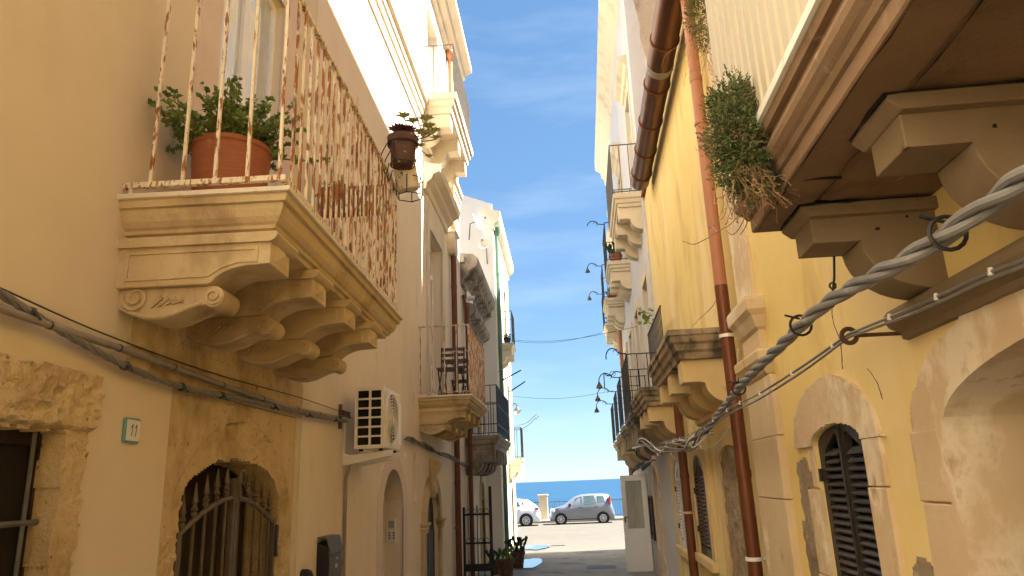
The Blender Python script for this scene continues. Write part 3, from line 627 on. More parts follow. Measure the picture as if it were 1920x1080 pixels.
# ------------------------------------------------------------------ LEFT, last house (white gable, cream facade)
N_ = Thing('house', 'tall white house at the end of the alley on the left with sunlit cream facade', 'house', 'N', (23, 0, 0))
b = N_.mb(); b.plate([(20.56, -.6), (20.56, 9.9), (26.4, 9.9), (26.4, -.6)],
                     [rect(21.3, 22.2, 5.95, 8.4), rect(23.6, 24.5, 5.95, 8.4), arch(21.4, 22.2, -.5, 1.3, .5), arch(23.9, 24.8, -.5, 1.3, .5), rect(23.6, 24.5, 2.6, 5.0), rect(21.3, 22.2, 2.6, 5)], -.4, 0)
N_.part('wall', b, 'cream_lit')
b = N_.mb(); b.box(20.56, 26.4, -7, -.45, -.6, 9.9); N_.part('rear_wall', b, 'dark_void')
b = N_.mb(); b.add([(20.54, .0, -.6), (20.54, 0, 10.2), (20.54, -1.0, 10.6), (20.54, -1.3, 11.0), (20.54, -7, 11.0), (20.54, -7, -.6), (20.6, .0, -.6), (20.6, 0, 10.2), (20.6, -1.0, 10.6), (20.6, -1.3, 11.0), (20.6, -7, 11.0), (20.6, -7, -.6)],
                   [(0, 1, 2, 3, 4, 5), (11, 10, 9, 8, 7, 6)]+[(i, i+6, (i+1) % 6+6, (i+1) % 6) for i in range(6)]); N_.part('gable_wall', b, 'white_wall')
cornice(N_, 'roof_cornice', 20.53, 26.5, [(0, 9.35), (.05, 9.4), (.07, 9.55), (.20, 9.66), (.24, 9.8), (.24, 9.95), (-.3, 10.1), (-.3, 9.35)], 'cream_lit')
b = N_.mb(); b.box(20.6, 26.4, -7, -.31, 9.91, 10.15); N_.part('roof', b, 'white_wall')
for a in (21.3, 23.6):
    for z in (2.6, 5.95):
        french_door(N_, 'french_door', a, a+.9, z, z+2.4, -.12, 'pipe_green', 'glass_pale', 2, solid=.5)
        b = N_.mb(); b.plate(U(rect(a-.14, a+1.04, z, z+2.56), rect(a, a+.9, z, z+2.4)), [], -.01, .04); N_.part('door_surround', b, 'stone_white')
for a, e in ((21.4, 22.2), (23.9, 24.8)):
    g = N_.mb(); g.plate(arch(a, e, -.5, 1.3, .5), [], -.25, -.2); N_.part('door', g, 'shutter_brown')
    b = N_.mb(); b.plate(U(arch(a-.14, e+.14, -.45, 1.3, .66), arch(a, e, -.45, 1.3, .5)), [], -.01, .03); N_.part('door_surround', b, 'stone_white')
pipe(N_, 'downpipe', 20.85, .08, -.3, 9.3, .055, 'pipe_green', (2, 5, 8), 'pipe_green', label='green downpipe at the corner of the white house')
b = N_.mb(); b.lathe((20.85, .1, 9.25), [(.05, 0), (.1, .1), (.12, .25)], 10); N_.part('hopper', b, 'pipe_green', smooth=True)
for s0, z, lb in ((21.15, 5.9, 'small cream balcony with a potted plant high on the white house'), (23.45, 2.55, 'small cream balcony low on the white house')):
    b = N_.mb(); b.slab3(s0, s0+1.2, .42, [(-.08, z-.22), (-.03, z-.2), (0, z-.12), (.03, z-.08), (.05, z-.02), (.05, z)]); bal = N_.part('balcony', b, 'cream_lit', label=lb)
    for c in (s0+.15, s0+1.05):
        q = N_.mb(); q.prism(cyma(.4, z-.22, .4), 's', c-.1, c+.1); N_.part('corbel', q, 'cream_lit', bal, 30)
    railing(N_, bal, s0, s0+1.2, .43, z, z+1.0, 'iron_black' if z < 5 else 'iron_grey', .14, .007, .2, .01)

# ------------------------------------------------------------------ RIGHT, yellow house
Y_ = Thing('house', 'weathered yellow house on the right with shuttered arched windows and brown gutter', 'house', 'R', (5, 0, 0))
hY = [arch(.5, 2.80, -.35, 1.94, .27), arch(3.62, 4.41, .85, 1.94, .10), arch(6.42, 7.55, .7, 1.86, .21), arch(8.5, 9.42, .88, 1.78, .26), arch(10.45, 11.4, .8, 1.78, .27)]
b = Y_.mb(); b.plate([(-12, -.4), (-12, 6.62), (11.98, 6.62), (11.98, -.4)], hY, -.4, 0); Y_.part('wall', b, 'yellow_plaster')
body(Y_, -12, 11.98, 7, -.4, 6.6, 'dark_void', -.45)
b = Y_.mb(); b.add([(-12, .06, 6.63), (11.98, .06, 6.63), (11.98, -1.2, 6.95), (-12, -1.2, 6.95), (-12, .06, 6.68), (11.98, .06, 6.68), (11.98, -1.2, 7.0), (-12, -1.2, 7.0)],
                   [(0, 1, 2, 3), (7, 6, 5, 4), (0, 4, 5, 1), (1, 5, 6, 2), (2, 6, 7, 3), (3, 7, 4, 0)]); Y_.part('roof', b, 'terracotta')
b = Y_.mb(); b.box(1.9, 11.95, -7, -1.0, 6.6, 14.2); Y_.part('sun_block_storey', b, 'torn_render', label='added sun-blocking storey of rough render set back on the yellow house')  # added block sized to shade the left wall, cut short for bounce light
# gutter with straps
b = Y_.mb(); b.tube([(-8, .19, 6.48), (4, .19, 6.46), (10.72, .19, 6.40)], .15, 20); gut = Y_.part('gutter', b, 'gutter_brown', smooth=True, label='thick round brown gutter under the eaves')
for s in (6.0, 6.9, 7.8, 8.7, 9.55, 10.35):
    q = Y_.mb(); q.tube([(s, .19+.156*math.cos(a), 6.40+(10.72-s)*.009+.156*math.sin(a)) for a in [i*math.pi/9 for i in range(19)]], .011, 6); Y_.part('strap', q, 'pipe_brown', gut, True)
q = Y_.mb(); q.tube([(7.35, .19, 6.43), (7.47, .19, 6.43)], .156, 18); Y_.part('joint_tape', q, 'conduit', gut, True)
# downpipes
pipe(Y_, 'downpipe', 5.98, .10, -.2, 3.36, .056, 'pipe_brown', (1.16, 2.92), 'white_metal', label='dark brown lower length of the near downpipe')
pipe(Y_, 'downpipe', 5.98, .10, 3.36, 6.40, .055, 'pipe_pink', (4.9,), 'pipe_pink', label='faded pinkish upper length of the near downpipe')
pipe(Y_, 'downpipe', 9.6, .095, -.2, 2.75, .056, 'pipe_brown', (1.35,), 'stucco_tan', label='brown downpipe below the second stone ledge')
# portal at the right edge
def ell(s, c, a): return math.sqrt(max(0, 1-((s-c)/a)**2))
relief(Y_, 'portal_arch', 'stucco_tan', lambda s, z: 1.94 < z < 1.94+.46*ell(s, 1.65, 1.43)+.02*fbm(s, z, 7, 3) and not (abs(s-1.65) < 1.15 and z < 1.942+.27*ell(s, 1.65, 1.15)), .2, 3.12, 1.935, 2.46, .0115,
       lambda s, z: .012+.006*fbm(s, z, 5, 2)-.012*max(0, fbm(s, z, 9, 5)-.45), -.01, label='tan stucco arch of the big portal')
for z0, z1 in ((-.3, .55), (.556, 1.15), (1.156, 1.66), (1.666, 1.935)):
    b = Y_.mb(); b.plate([(2.80, z0), (2.80, z1), (3.07+random.uniform(-.01, .02), z1), (3.09+random.uniform(-.01, .02), z0)], [], -.01, .018+random.uniform(0, .004)); Y_.part('portal_block', b, 'stucco_tan', bev=.006)
b = Y_.mb(); b.plate(U(arch(.51, 2.79, -.3, 1.935, .268, 20), arch(.6, 2.70, -.3, 1.935, .2, 20)), [], -.35, -.28); p = Y_.part('portal_frame', b, 'wood_dark')
b = Y_.mb(); b.plate(arch(.5, 2.80, -.3, 1.94, .27, 20), [], -.40, -.37); Y_.part('portal_door', b, 'wood_dark', label='dark door deep inside the portal')
b = Y_.mb(); b.plate(U(arch(.47, 2.83, -.3, 1.9395, .295, 24), arch(.52, 2.78, -.3, 1.9395, .25, 24)), [], -.36, .0235); Y_.part('portal_reveal', b, 'stucco_tan')
# black shuttered window
relief(Y_, 'window_arch', 'stucco_tan', lambda s, z: 1.942 < z < 1.945+.35*ell(s, 4.07, .67)+.010*fbm(s, z, 9, 3) and not (abs(s-4.015) < .395 and z < 1.943+.098*ell(s, 4.015, .395)), 3.36, 4.78, 1.94, 2.33, .0085,
       lambda s, z: .022+.006*fbm(s, z, 6, 2)-.012*max(0, fbm(s, z, 9, 5)-.45), -.01, label='plastered arch over the black shutters')
for s0, s1, z0, z1, dd in ((3.41, 3.62, 1.72, 1.938, .02), (3.40, 3.62, 1.30, 1.714, .026), (3.405, 3.62, .8, 1.294, .022), (4.41, 4.50, 1.70, 1.938, .012), (4.41, 4.60, 1.22, 1.694, .02), (4.41, 4.61, .8, 1.214, .024)):
    b = Y_.mb(); b.plate([(s0, z0), (s0+random.uniform(-.01, .01), (z0+z1)/2), (s0, z1), (s1, z1), (s1, z0)], [], -.012, dd); Y_.part('jamb_stone', b, 'stucco_tan', bev=.006)
shutters(Y_, 3.625, 4.405, .85, 1.94, .095, -.02, 'shutter_dark', .041, label='black louvred shutters of the nearest arched window')
b = Y_.mb(); b.plate(rect(3.38, 4.64, .70, .80), [], -.01, .06); Y_.part('window_sill', b, 'stucco_tan', bev=.01)
def patch(inside, s0, s1, z0, z1, mat='rough_render', amp=.012, base=.004, name='bare_patch', res=.012):
    relief(Y_, name, mat, inside, s0, s1, z0, z1, res, lambda s, z: base+amp*abs(fbm(s, z, 12, 4)), -.02)
patch(lambda s, z: 4.5 < s < 4.80+.10*fbm(s, z, 4, 2)+(.10 if z < 1.5 else 0) and .9 < z < 1.86+.1*fbm(s, z, 5, 6) and not (4.40 < s < 4.61 and z < 1.70), 4.42, 5.05, .85, 1.95)
patch(lambda s, z: (s-3.23)**2/.010+(z-1.36)**2/.006 < 1+.9*fbm(s, z, 9, 8), 3.05, 3.42, 1.2, 1.5)
patch(lambda s, z: (s-5.9)**2/.006+(z-1.2)**2/.16 < 1+.9*fbm(s, z, 7, 3), 5.8, 6.1, .6, 1.7)
# pilaster with two small capitals
for z0, z1 in ((-.3, .5), (.505, 1.02), (1.025, 1.62), (1.625, 2.04), (2.045, 2.46)):
    b = Y_.mb(); b.box(5.02+random.uniform(0, .01), 5.78, -.01, .05+random.uniform(-.006, .006), z0, z1); Y_.part('pilaster_stone', b, 'stucco_tan', bev=.006)
b = Y_.mb(); b.slab3(5.06, 5.74, .06, [(-.02, 2.46), (.0, 2.48), (.03, 2.54), (.05, 2.57), (.055, 2.62), (.05, 2.64)]); Y_.part('capital', b, 'stucco_ochre', bev=.006)
b = Y_.mb(); b.box(5.14, 5.68, -.01, .05, 2.64, 2.80); Y_.part('pilaster_neck', b, 'stucco_tan')
b = Y_.mb(); b.slab3(5.12, 5.70, .07, [(-.02, 2.80), (.0, 2.82), (.03, 2.90), (.06, 2.94), (.065, 3.01), (.06, 3.04)]); Y_.part('capital', b, 'stucco_tan', bev=.006)
b = Y_.mb(); b.box(5.25, 5.80, -.01, .022, 3.045, 6.3); Y_.part('upper_pilaster', b, 'stucco_tan')
# blind window, second and third shutters
b = Y_.mb(); b.plate(U(arch(6.24, 7.73, .7, 1.86, .36, 16), arch(6.42, 7.55, .7, 1.86, .21, 16)), [], -.01, .016); Y_.part('niche_surround', b, 'stucco_ochre')
relief(Y_, 'niche_fill', 'rough_render', lambda s, z: z < 1.86+.21*math.sqrt(max(0, 1-((s-6.985)/.565)**2)) and .7 < z, 6.42, 7.55, .68, 2.08, .014, lambda s, z: -.012+.016*fbm(s, z, 9, 3), -.12, label='blocked window filled with rough brown render')
for s0, s1, zb, zs, rs, mt, lb in ((8.5, 9.42, .88, 1.78, .26, 'shutter_brown', 'dark brown louvred shutters between the two downpipes'), (10.45, 11.4, .8, 1.78, .27, 'shutter_sky_sheen', 'louvred shutters coloured pale as sky sheen behind the second downpipe')):
    b = Y_.mb(); b.plate(U(arch(s0-.2, s1+.2, zb, zs, rs+.16, 16), arch(s0, s1, zb, zs, rs, 16)), [], -.01, .022); Y_.part('window_surround', b, 'stucco_ochre')
    b = Y_.mb(); b.box(s0-.22, s1+.22, -.01, .07, zb-.1, zb-.002); Y_.part('window_sill', b, 'stucco_ochre', bev=.008)
    shutters(Y_, s0+.005, s1-.005, zb, zs, rs-.005, .004, mt, .045, label=lb)
# nearest right balcony, seen from below
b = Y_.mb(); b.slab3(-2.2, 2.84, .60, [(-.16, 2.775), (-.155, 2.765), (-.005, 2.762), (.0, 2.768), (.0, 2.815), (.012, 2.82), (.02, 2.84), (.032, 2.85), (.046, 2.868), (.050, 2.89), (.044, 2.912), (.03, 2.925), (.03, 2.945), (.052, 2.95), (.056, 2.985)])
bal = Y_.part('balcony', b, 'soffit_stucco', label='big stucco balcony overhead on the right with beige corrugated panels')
b = Y_.mb(); b.slab3(-2.2, 2.84, .60, [(.06, 2.987), (.072, 2.99), (.072, 3.022), (.06, 3.026)]); Y_.part('marble_top', b, 'white_metal', bal)
for c in (2.68, 1.88, 1.08, .28, -.52):
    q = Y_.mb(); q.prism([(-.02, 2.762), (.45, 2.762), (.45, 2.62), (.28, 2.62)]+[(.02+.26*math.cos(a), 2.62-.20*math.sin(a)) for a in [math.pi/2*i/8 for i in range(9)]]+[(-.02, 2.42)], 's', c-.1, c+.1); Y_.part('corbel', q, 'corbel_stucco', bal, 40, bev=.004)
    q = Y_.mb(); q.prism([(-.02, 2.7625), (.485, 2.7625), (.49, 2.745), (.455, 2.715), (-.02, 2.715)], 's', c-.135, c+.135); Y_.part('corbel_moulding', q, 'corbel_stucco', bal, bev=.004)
    gp = [(c+.137, .0, 2.7635)]+[(c+.137, .06+.06*i+random.uniform(-.01, .01), 2.7635) for i in range(7)]+[(c+.137, .487, 2.763), (c+.05, .492, 2.763), (c-.04, .492, 2.763), (c-.137, .488, 2.763)]+[(c-.137, .44-.06*i, 2.763) for i in range(7)]
    q = Y_.mb(); q.tube([Vector(v)+Vector((random.uniform(-.004, .004), random.uniform(-.004, .004), 0)) for v in gp], [random.choice((.0015, .004, .006, .008)) for v in gp], 5); Y_.part('crack', q, 'dark_void', bal)
    for hs_x, hs_d, hs_z in ((-.1, .10, 2.70), (-.1, .22, 2.66), (-.1, .05, 2.55)):
        q = Y_.mb(); q.tube([(c+hs_x-.0015, hs_d+random.uniform(-.03, .03), hs_z), (c+hs_x+.004, hs_d, hs_z)], [.006, .007], 6); Y_.part('chip', q, 'dark_void', bal)
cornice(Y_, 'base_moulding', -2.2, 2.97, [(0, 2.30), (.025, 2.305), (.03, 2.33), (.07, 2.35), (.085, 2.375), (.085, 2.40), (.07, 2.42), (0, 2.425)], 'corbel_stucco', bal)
for dd in (.43, .585):
    q = Y_.mb(); v = [Vector((-2+i*.12, dd+random.uniform(-.006, .006), 2.7655 if dd < .5 else 2.7625)) for i in range(41)]; q.tube(v, [random.choice((.001, .002, .0035)) for _ in v], 4); Y_.part('crack', q, 'dark_void', bal)
kb = MB(Y_.sg); kb.prism([(-.044, 0), (-.044, .006), (-.032, .032), (.022, .032), (.032, .006), (.044, .006), (.044, 0)], 'z', 0, 1.05); kb = kb.mesh('panel', 'panel_beige')
for i in range(50): Y_.put(kb, 'panel', (2.83-i*.09, .628, 3.028), bal)
q = Y_.mb(); q.box(2.83, 2.86, .0, .63, 3.03, 4.07); Y_.part('end_panel', q, 'panel_beige', bal)
q = Y_.mb(); q.box(2.87, 2.90, .61, .655, 3.03, 4.12); Y_.part('corner_post', q, 'panel_beige', bal)
q = Y_.mb(); q.box(-2.2, 2.90, .60, .67, 4.09, 4.13); Y_.part('top_rail', q, 'panel_beige', bal)
q = Y_.mb(); q.tube(catmull([(2.32, .652, 2.94), (2.33, .655, 2.90), (2.31, .64, 2.84), (2.33, .61, 2.78), (2.30, .5, 2.765), (2.30, .42, 2.76)], 5), .006, 5); Y_.part('crack', q, 'dark_void', bal)
# bare stone ledge balcony and the next one
for s0, s1, D, z, mt, lb in ((6.32, 8.5, .545, 3.06, 'stone_old', 'blackened bare stone ledge without railing beside the downpipe'), (9.9, 11.8, .55, 3.0, 'stone_old', 'smaller weathered stone ledge with a wall rail beyond it')):
    b = Y_.mb(); b.slab3(s0, s1, D-.05, [(-.10, z-.26), (-.04, z-.255), (-.03, z-.20), (-.005, z-.18), (.005, z-.13), (.03, z-.11), (.04, z-.06), (.055, z-.05), (.055, z)]); bal = Y_.part('balcony', b, mt, label=lb, bev=.006)
    for c in (s0+.22, (s0+s1)/2, s1-.22):
        q = Y_.mb(); q.prism(cyma(.44, z-.257, .40), 's', c-.13, c+.13); Y_.part('corbel', q, 'stucco_ochre', bal, 30, bev=.004)
    cornice(Y_, 'base_moulding', s0, s1, [(0, z-.73), (.05, z-.70), (.06, z-.66), (0, z-.65)], 'stucco_ochre', bal)
q = Y_.mb(); q.box(9.7, 11.8, .17, .19, 4.08, 4.10)
for i in range(14): q.box(9.72+i*.155, 9.735+i*.155, .175, .187, 3.0, 4.08)
Y_.part('wall_rail', q, 'iron_black', bal)
# cracks in the plaster
for pts in ([(1560, 575), (1562, 600), (1575, 640), (1580, 690)], [(1625, 690), (1645, 720), (1655, 750)], [(1300, 610), (1330, 580), (1345, 560)], [(1590, 715), (1600, 760)], [(1235, 185), (1236, 200)], [(1665, 930), (1672, 980)]):
    P3 = []
    for (x, y) in pts:
        o, a, n = faxes('R'); D_ = ray(x, y); kk = ((o+n*.001-Vector((0, 0, CAM_Z))).dot(n))/D_.dot(n); W_ = Vector((0, 0, CAM_Z))+D_*kk; P3.append(((W_-o).dot(a), .001, W_.z))
    q = Y_.mb(); jit = catmull(P3, 5); jit = [Vector((v.x+random.uniform(-.006, .006), v.y, v.z+random.uniform(-.006, .006))) for v in jit]
    q.tube(jit, [.0012+.002*random.random() for _ in jit], 4); Y_.part('crack', q, 'dark_void')

# ------------------------------------------------------------------ RIGHT, tall grey and cream house with a row of balconies
G_ = Thing('house', 'tall grey and cream house on the right carrying two rows of stone balconies', 'house', 'R', (17, 0, 0))
f1 = [(12.15, 14.0, .54, 2.86), (14.75, 16.3, .54, 2.83), (16.95, 18.5, .54, 2.80), (19.2, 20.9, .54, 2.74)]
f2 = [(12.25, 14.4, .54, 6.84), (16.3, 17.8, .54, 6.80), (19.4, 20.8, .54, 6.68), (21.5, 22.7, .5, 6.40)]
hG = [arch(14.1, 15.05, -.45, 1.55, .48), arch(16.75, 17.6, -.45, 1.5, .4)]
drs = [((a+e)/2-.48, (a+e)/2+.48, z+.02, z+2.5) for a, e, D, z in f1+f2]
b = G_.mb(); b.plate([(11.985, -.5), (11.985, 12.7), (23.3, 12.7), (23.3, -.5)], hG+[rect(*q) for q in drs], -.4, -.002); G_.part('wall', b, 'grey_plaster')
body(G_, 12.03, 23.28, 7, -.5, 12.6, 'dark_void', -.45)
b = G_.mb(); b.box(11.99, 12.025, -7, -.401, 6.7, 12.7); G_.part('gable_wall', b, 'grey_plaster')
jg = [(-.10, 12.6), (-.10, 11.0), (-.19, 10.4), (-.20, 9.9), (-.29, 9.4), (-.38, 8.95), (-.47, 8.6), (-.60, 8.25), (-.72, 7.9), (-2.2, 7.9), (-2.2, 12.6)]
jg = [q for i, q in enumerate(jg) for q in ([q, ((q[0]+jg[i+1][0])/2+random.uniform(-.03, .03), (q[1]+jg[i+1][1])/2)] if i < 9 else [q])]
G_.part('torn_patch', vplate(G_, jg, [], 11.955, -.03), 'torn_render', label='torn tan render on the gable of the grey house')
b = G_.mb(); b.box(23.26, 23.3, -7, -.401, -.5, 12.7); G_.part('gable_wall', b, 'stone_white')
b = G_.mb(); b.box(11.99, 23.3, -7, .05, 12.72, 12.9); G_.part('roof', b, 'stone_white')
cornice(G_, 'roof_cornice', 11.98, 23.4, [(0, 11.75), (.05, 11.8), (.07, 12.0), (.16, 12.08), (.18, 12.25), (.32, 12.35), (.35, 12.4), (.36, 12.62), (0, 12.72)], 'cream_trim')
b = G_.mb(); b.box(12.0, 12.5, -.01, .035, 3.6, 11.7); G_.part('pilaster', b, 'grey_plaster')
for i, (a, e, z0, z1) in enumerate(drs):
    french_door(G_, 'french_door', a, e, z0, z1, -.14, 'white_paint', 'glass_pale', 2, solid=.6)
    b = G_.mb(); b.plate(U(rect(a-.17, e+.17, z0, z1+.17), rect(a, e, z0, z1)), [], -.01, .04); G_.part('door_surround', b, 'cream_trim')
    if i > 3: cornice(G_, 'door_hood', a-.3, e+.3, [(0, z1+.3), (.06, z1+.33), (.1, z1+.42), (.2, z1+.48), (.2, z1+.56), (0, z1+.6)], 'cream_trim')
lbl = ['stone balcony with scrolled lamp arms, nearest of the grey house lower row', 'second balcony of the grey house lower row', 'third balcony of the grey house lower row', 'farthest balcony of the grey house lower row',
       'upper stone balcony with iron railing, nearest of the grey house', 'upper balcony with a potted cactus on the grey house', 'third upper balcony of the grey house', 'farthest upper balcony of the grey house']
def lamp_arm(t, par, s, d, z, L, drop, bell=True, up=.1):
    q = t.mb(); q.tube(catmull([(s, d, z), (s, d+L*.35, z+.02), (s, d+L*.6, z+up), (s, d+L*.85, z+up*.9), (s, d+L, z+up*.1), (s, d+L*1.02, z-drop)], 5), .011, 6)
    q.tube([(s, d+L*.5+.05*math.cos(a), z+.0+.05*math.sin(a)+up*.35) for a in [i*.5 for i in range(10)]], .006, 5)
    a_ = t.part('lamp_arm', q, 'iron_black', par, True)
    if bell:
        q = t.mb(); q.lathe((s, d+L*1.02, z-drop-.14), [(.07, 0), (.06, .05), (.03, .1), (.015, .14)], 10); t.part('lamp_shade', q, 'iron_grey', par, True)
for i, (a, e, D, z) in enumerate(f1+f2):
    mt = 'stone_old' if i < 2 else 'stone_pale' if i < 4 else 'cream_trim'
    b = G_.mb(); b.slab3(a, e, D-.05, [(-.10, z-.24), (-.04, z-.235), (-.03, z-.18), (0, z-.16), (.01, z-.1), (.04, z-.08), (.05, z)]); bal = G_.part('balcony', b, mt, label=lbl[i])
    for c in (a+.2, (a+e)/2, e-.2):
        q = G_.mb(); q.prism(cyma(.45, z-.235, .44), 's', c-.12, c+.12); G_.part('corbel', q, mt, bal, 30)
    railing(G_, bal, a, e, D-.01, z, z+1.0, 'iron_grey' if i in (4,) else 'iron_black', .1, .0075, .17, .011)
    if i == 0: lamp_arm(G_, bal, a, D, z+1.0, .34, .08, False); lamp_arm(G_, bal, e, D, z+.95, .34, .3, False, -.05)
    elif i < 4: lamp_arm(G_, bal, a, D, z+.98, .42, .06)
    elif i > 4: lamp_arm(G_, bal, a, D, z+.95, .40, .02, i != 5)
b = G_.mb(); b.plate(U(arch(13.85, 15.3, -.4, 1.55, .66), arch(14.1, 15.05, -.4, 1.55, .48)), [], -.01, .03); G_.part('door_surround', b, 'stucco_tan')
g = G_.mb(); g.plate(arch(14.1, 15.05, -.4, 1.55, .48), [], -.3, -.25); dr = G_.part('door', g, 'stucco_tan', label='pale door in the arched doorway of the grey house')
g = G_.mb(); g.plate(arch(14.18, 14.97, 1.45, 1.56, .40), [], -.249, -.24); G_.part('fanlight', g, 'glass_pale', dr)
g = G_.mb(); g.plate(arch(16.75, 17.6, -.4, 1.5, .4), [], -.3, -.25); G_.part('door', g, 'dark_void')
b = G_.mb(); b.tube([(21.1, .09, -.3), (21.1, .09, 6.2)], .06, 10); G_.part('downpipe', b, 'pipe_pink', smooth=True, label='faded pink downpipe between the far balconies')
# white glazed door standing open into the alley
zd = gz(16.7)+.03
b = G_.mb(); fw = .07
ho = rect(.14, .50, .72, 1.74)
od = G_.part('glazed_door', vplate(G_, rect(.03, .60, zd, 1.86), [ho], 16.70, -.045), 'white_paint', label='white glazed door standing open into the alley', bev=.004)
q = G_.mb(); q.box(16.715, 16.725, .135, .505, .715, 1.745); G_.part('pane', q, 'glass_curtain', od)
q = G_.mb(); q.box(16.688, 16.699, .15, .49, zd+.14, .60); G_.part('bottom_panel', q, 'white_paint', od, bev=.004)
q = G_.mb(); q.lathe((16.685, .555, .92), [(.018, -.06), (.018, .06)], 8); q.tube([(16.695, .555, .97), (16.64, .555, .97), (16.64, .47, .97)], .011, 6); G_.part('handle', q, 'iron_grey', od, True)

# ------------------------------------------------------------------ helpers for the smaller things
def wp(f, px, py, d=0):                                        # where a line of sight meets a facade (world)
    o, a, n = faxes(f); D_ = ray(px, py); c0 = Vector((0, 0, CAM_Z)); return c0+D_*(((o+n*d-c0).dot(n))/D_.dot(n))
def ws(f, s, px, py):                                          # where it meets the plane across the alley at s (world)
    o, a, n = faxes(f); D_ = ray(px, py); c0 = Vector((0, 0, CAM_Z)); return c0+D_*(((o+a*s-c0).dot(a))/D_.dot(a))
def twist(path, n, Rr, r, pitch, ph=0):
    path = [Vector(p) for p in path]; L = 0; out = [[] for _ in range(n)]
    for i, p in enumerate(path):
        if i: L += (p-path[i-1]).length
        t = (path[min(i+1, len(path)-1)]-path[max(i-1, 0)]).normalized(); u = t.cross(Vector((0, 0, 1))).normalized(); w = t.cross(u)
        for k in range(n):
            a = ph+L/pitch*2*math.pi+k*2*math.pi/n; out[k].append(p+(u*math.cos(a)+w*math.sin(a))*Rr)
    return out
def resample(pts, step):
    P = catmull(pts, 24); out = [P[0]]; acc = 0
    for i in range(1, len(P)):
        acc += (P[i]-P[i-1]).length
        if acc >= step: out.append(P[i]); acc = 0
    if (out[-1]-P[-1]).length > 1e-4: out.append(P[-1])
    return out

# ------------------------------------------------------------------ things on the left walls
t = Thing('number_plate', 'small white ceramic house number 11 with blue border on the golden wall', 'number plate', 'L', (3.45, 0, 2.065))
b = t.mb(); b.box(3.384, 3.520, .0, .016, 2.062, 2.186); t.part('border', b, 'tile_blue', bev=.008)
b = t.mb(); b.box(3.394, 3.510, .0165, .020, 2.073, 2.176); t.part('face', b, 'tile_white', bev=.003)
for s in (3.432, 3.467):
    b = t.mb(); b.add([(s, .0212, 2.095), (s+.007, .0212, 2.095), (s+.013, .0212, 2.155), (s+.006, .0212, 2.155), (s-.006, .0212, 2.138), (s-.004, .0212, 2.133), (s+.005, .0212, 2.144)], [(0, 1, 2, 3), (3, 4, 5, 6)])
    t.part('digit', b, 'ink')
# cables along the left wall
def lw(px, py, d): return wp('L' if px < 560 else 'M', px, py, d)
path = resample([lw(x, y, .05) for x, y in ((-60, 558), (0, 578), (130, 622), (240, 658), (330, 690), (450, 733), (540, 762), (632, 782))], .05)
b = MB(); b.tube(path, .0165, 10)
t = Thing('cable_conduit', 'smooth grey conduit running along the golden wall under the balcony', 'conduit', 'W', tuple(path[0])); b.o = t.o
t.part('conduit', b, 'conduit', smooth=True)
for i in range(8, len(path)-2, 9):
    q = t.mb(); v = path[i]; q.tube([v+Vector((0, -.006, 0)), v+Vector((0, .006, 0))], .0195, 8); t.part('clip', q, 'cable_dark')
path = resample([lw(x, y, .045) for x, y in ((-60, 528), (0, 550), (60, 588), (170, 652), (260, 697), (350, 728), (430, 744), (540, 768), (600, 782), (650, 790))], .02)
t = Thing('cable_bundle', 'twisted bundle of thin grey cables tied with black straps below the conduit', 'cable', 'W', tuple(path[0]))
for k, st in enumerate(twist(path, 4, .011, .008, .34)):
    b = t.mb(); b.tube(st, .008, 6); t.part('strand', b, 'cable_grey' if k else 'conduit', smooth=True)
for i in range(14, len(path)-4, 21):
    q = t.mb(); v = path[i]; q.tube([v+Vector((0, -.012, 0)), v+Vector((0, .012, 0))], .024, 7); q.tube([v+Vector((.02, 0, 0)), v+Vector((.035, .02, -.03))], .006, 5); t.part('strap', q, 'cable_dark')
b = MB(); pth = resample([lw(x, y, .03) for x, y in ((-60, 515), (0, 540), (200, 628), (400, 700), (560, 745), (640, 772))], .06); b.tube(pth, .004, 5)
single('wire', 'thin black wire stretched above the grey conduit on the golden wall', 'wire', 'W', tuple(pth[0]), b, 'cable_dark')
# air conditioner
t = Thing('air_conditioner', 'white outdoor air conditioning unit on a bracket on the left wall', 'air conditioner', 'M', (7.5, .1, 2.06))
s0, s1, d0, d1, z0, z1 = 7.1, 7.86, .13, .43, 2.185, 2.80
b = t.mb(); b.box(s0+.03, s1, d0, d1, z0, z1); bd = t.part('casing', b, 'white_plastic', bev=.02)
b = t.mb(); b.box(s0+.022, s0+.03, d0+.012, d1-.012, z0+.02, z1-.02); t.part('coil', b, 'dark_void')
q = MB(); hs = []
cols = ((d0+.03, d0+.145), (d0+.165, d1-.03))
for a, e in cols:
    for i in range(6):
        zz = z0+.035+i*.093; hs.append([(a+.006, zz), (a, zz+.006), (a, zz+.07), (a+.006, zz+.076), (e-.006, zz+.076), (e, zz+.07), (e, zz+.006), (e-.006, zz)])
t.part('side_grille', vplate(t, rect(d0, d1, z0, z1), hs, s0, -.022), 'white_plastic')
cx, cz = s0+.33, z0+.31
b = t.mb(); b.tube([(cx+.262*math.cos(a), d1+.004, cz+.262*math.sin(a)) for a in [i*math.pi/20 for i in range(41)]], .013, 6); t.part('fan_ring', b, 'white_plastic', smooth=True)
b = t.mb()
n = 40; b.add([(cx+.25*math.cos(i*2*math.pi/n), d1+.0015, cz+.25*math.sin(i*2*math.pi/n)) for i in range(n)], [tuple(range(n))]); t.part('fan_opening', b, 'iron_black')
for r in (.055, .09, .125, .16, .195, .23):
    b = t.mb(); b.tube([(cx+r*math.cos(a), d1+.012, cz+r*math.sin(a)) for a in [i*math.pi/16 for i in range(33)]], .0055, 5); t.part('grille_ring', b, 'white_plastic', smooth=True)
b = t.mb()
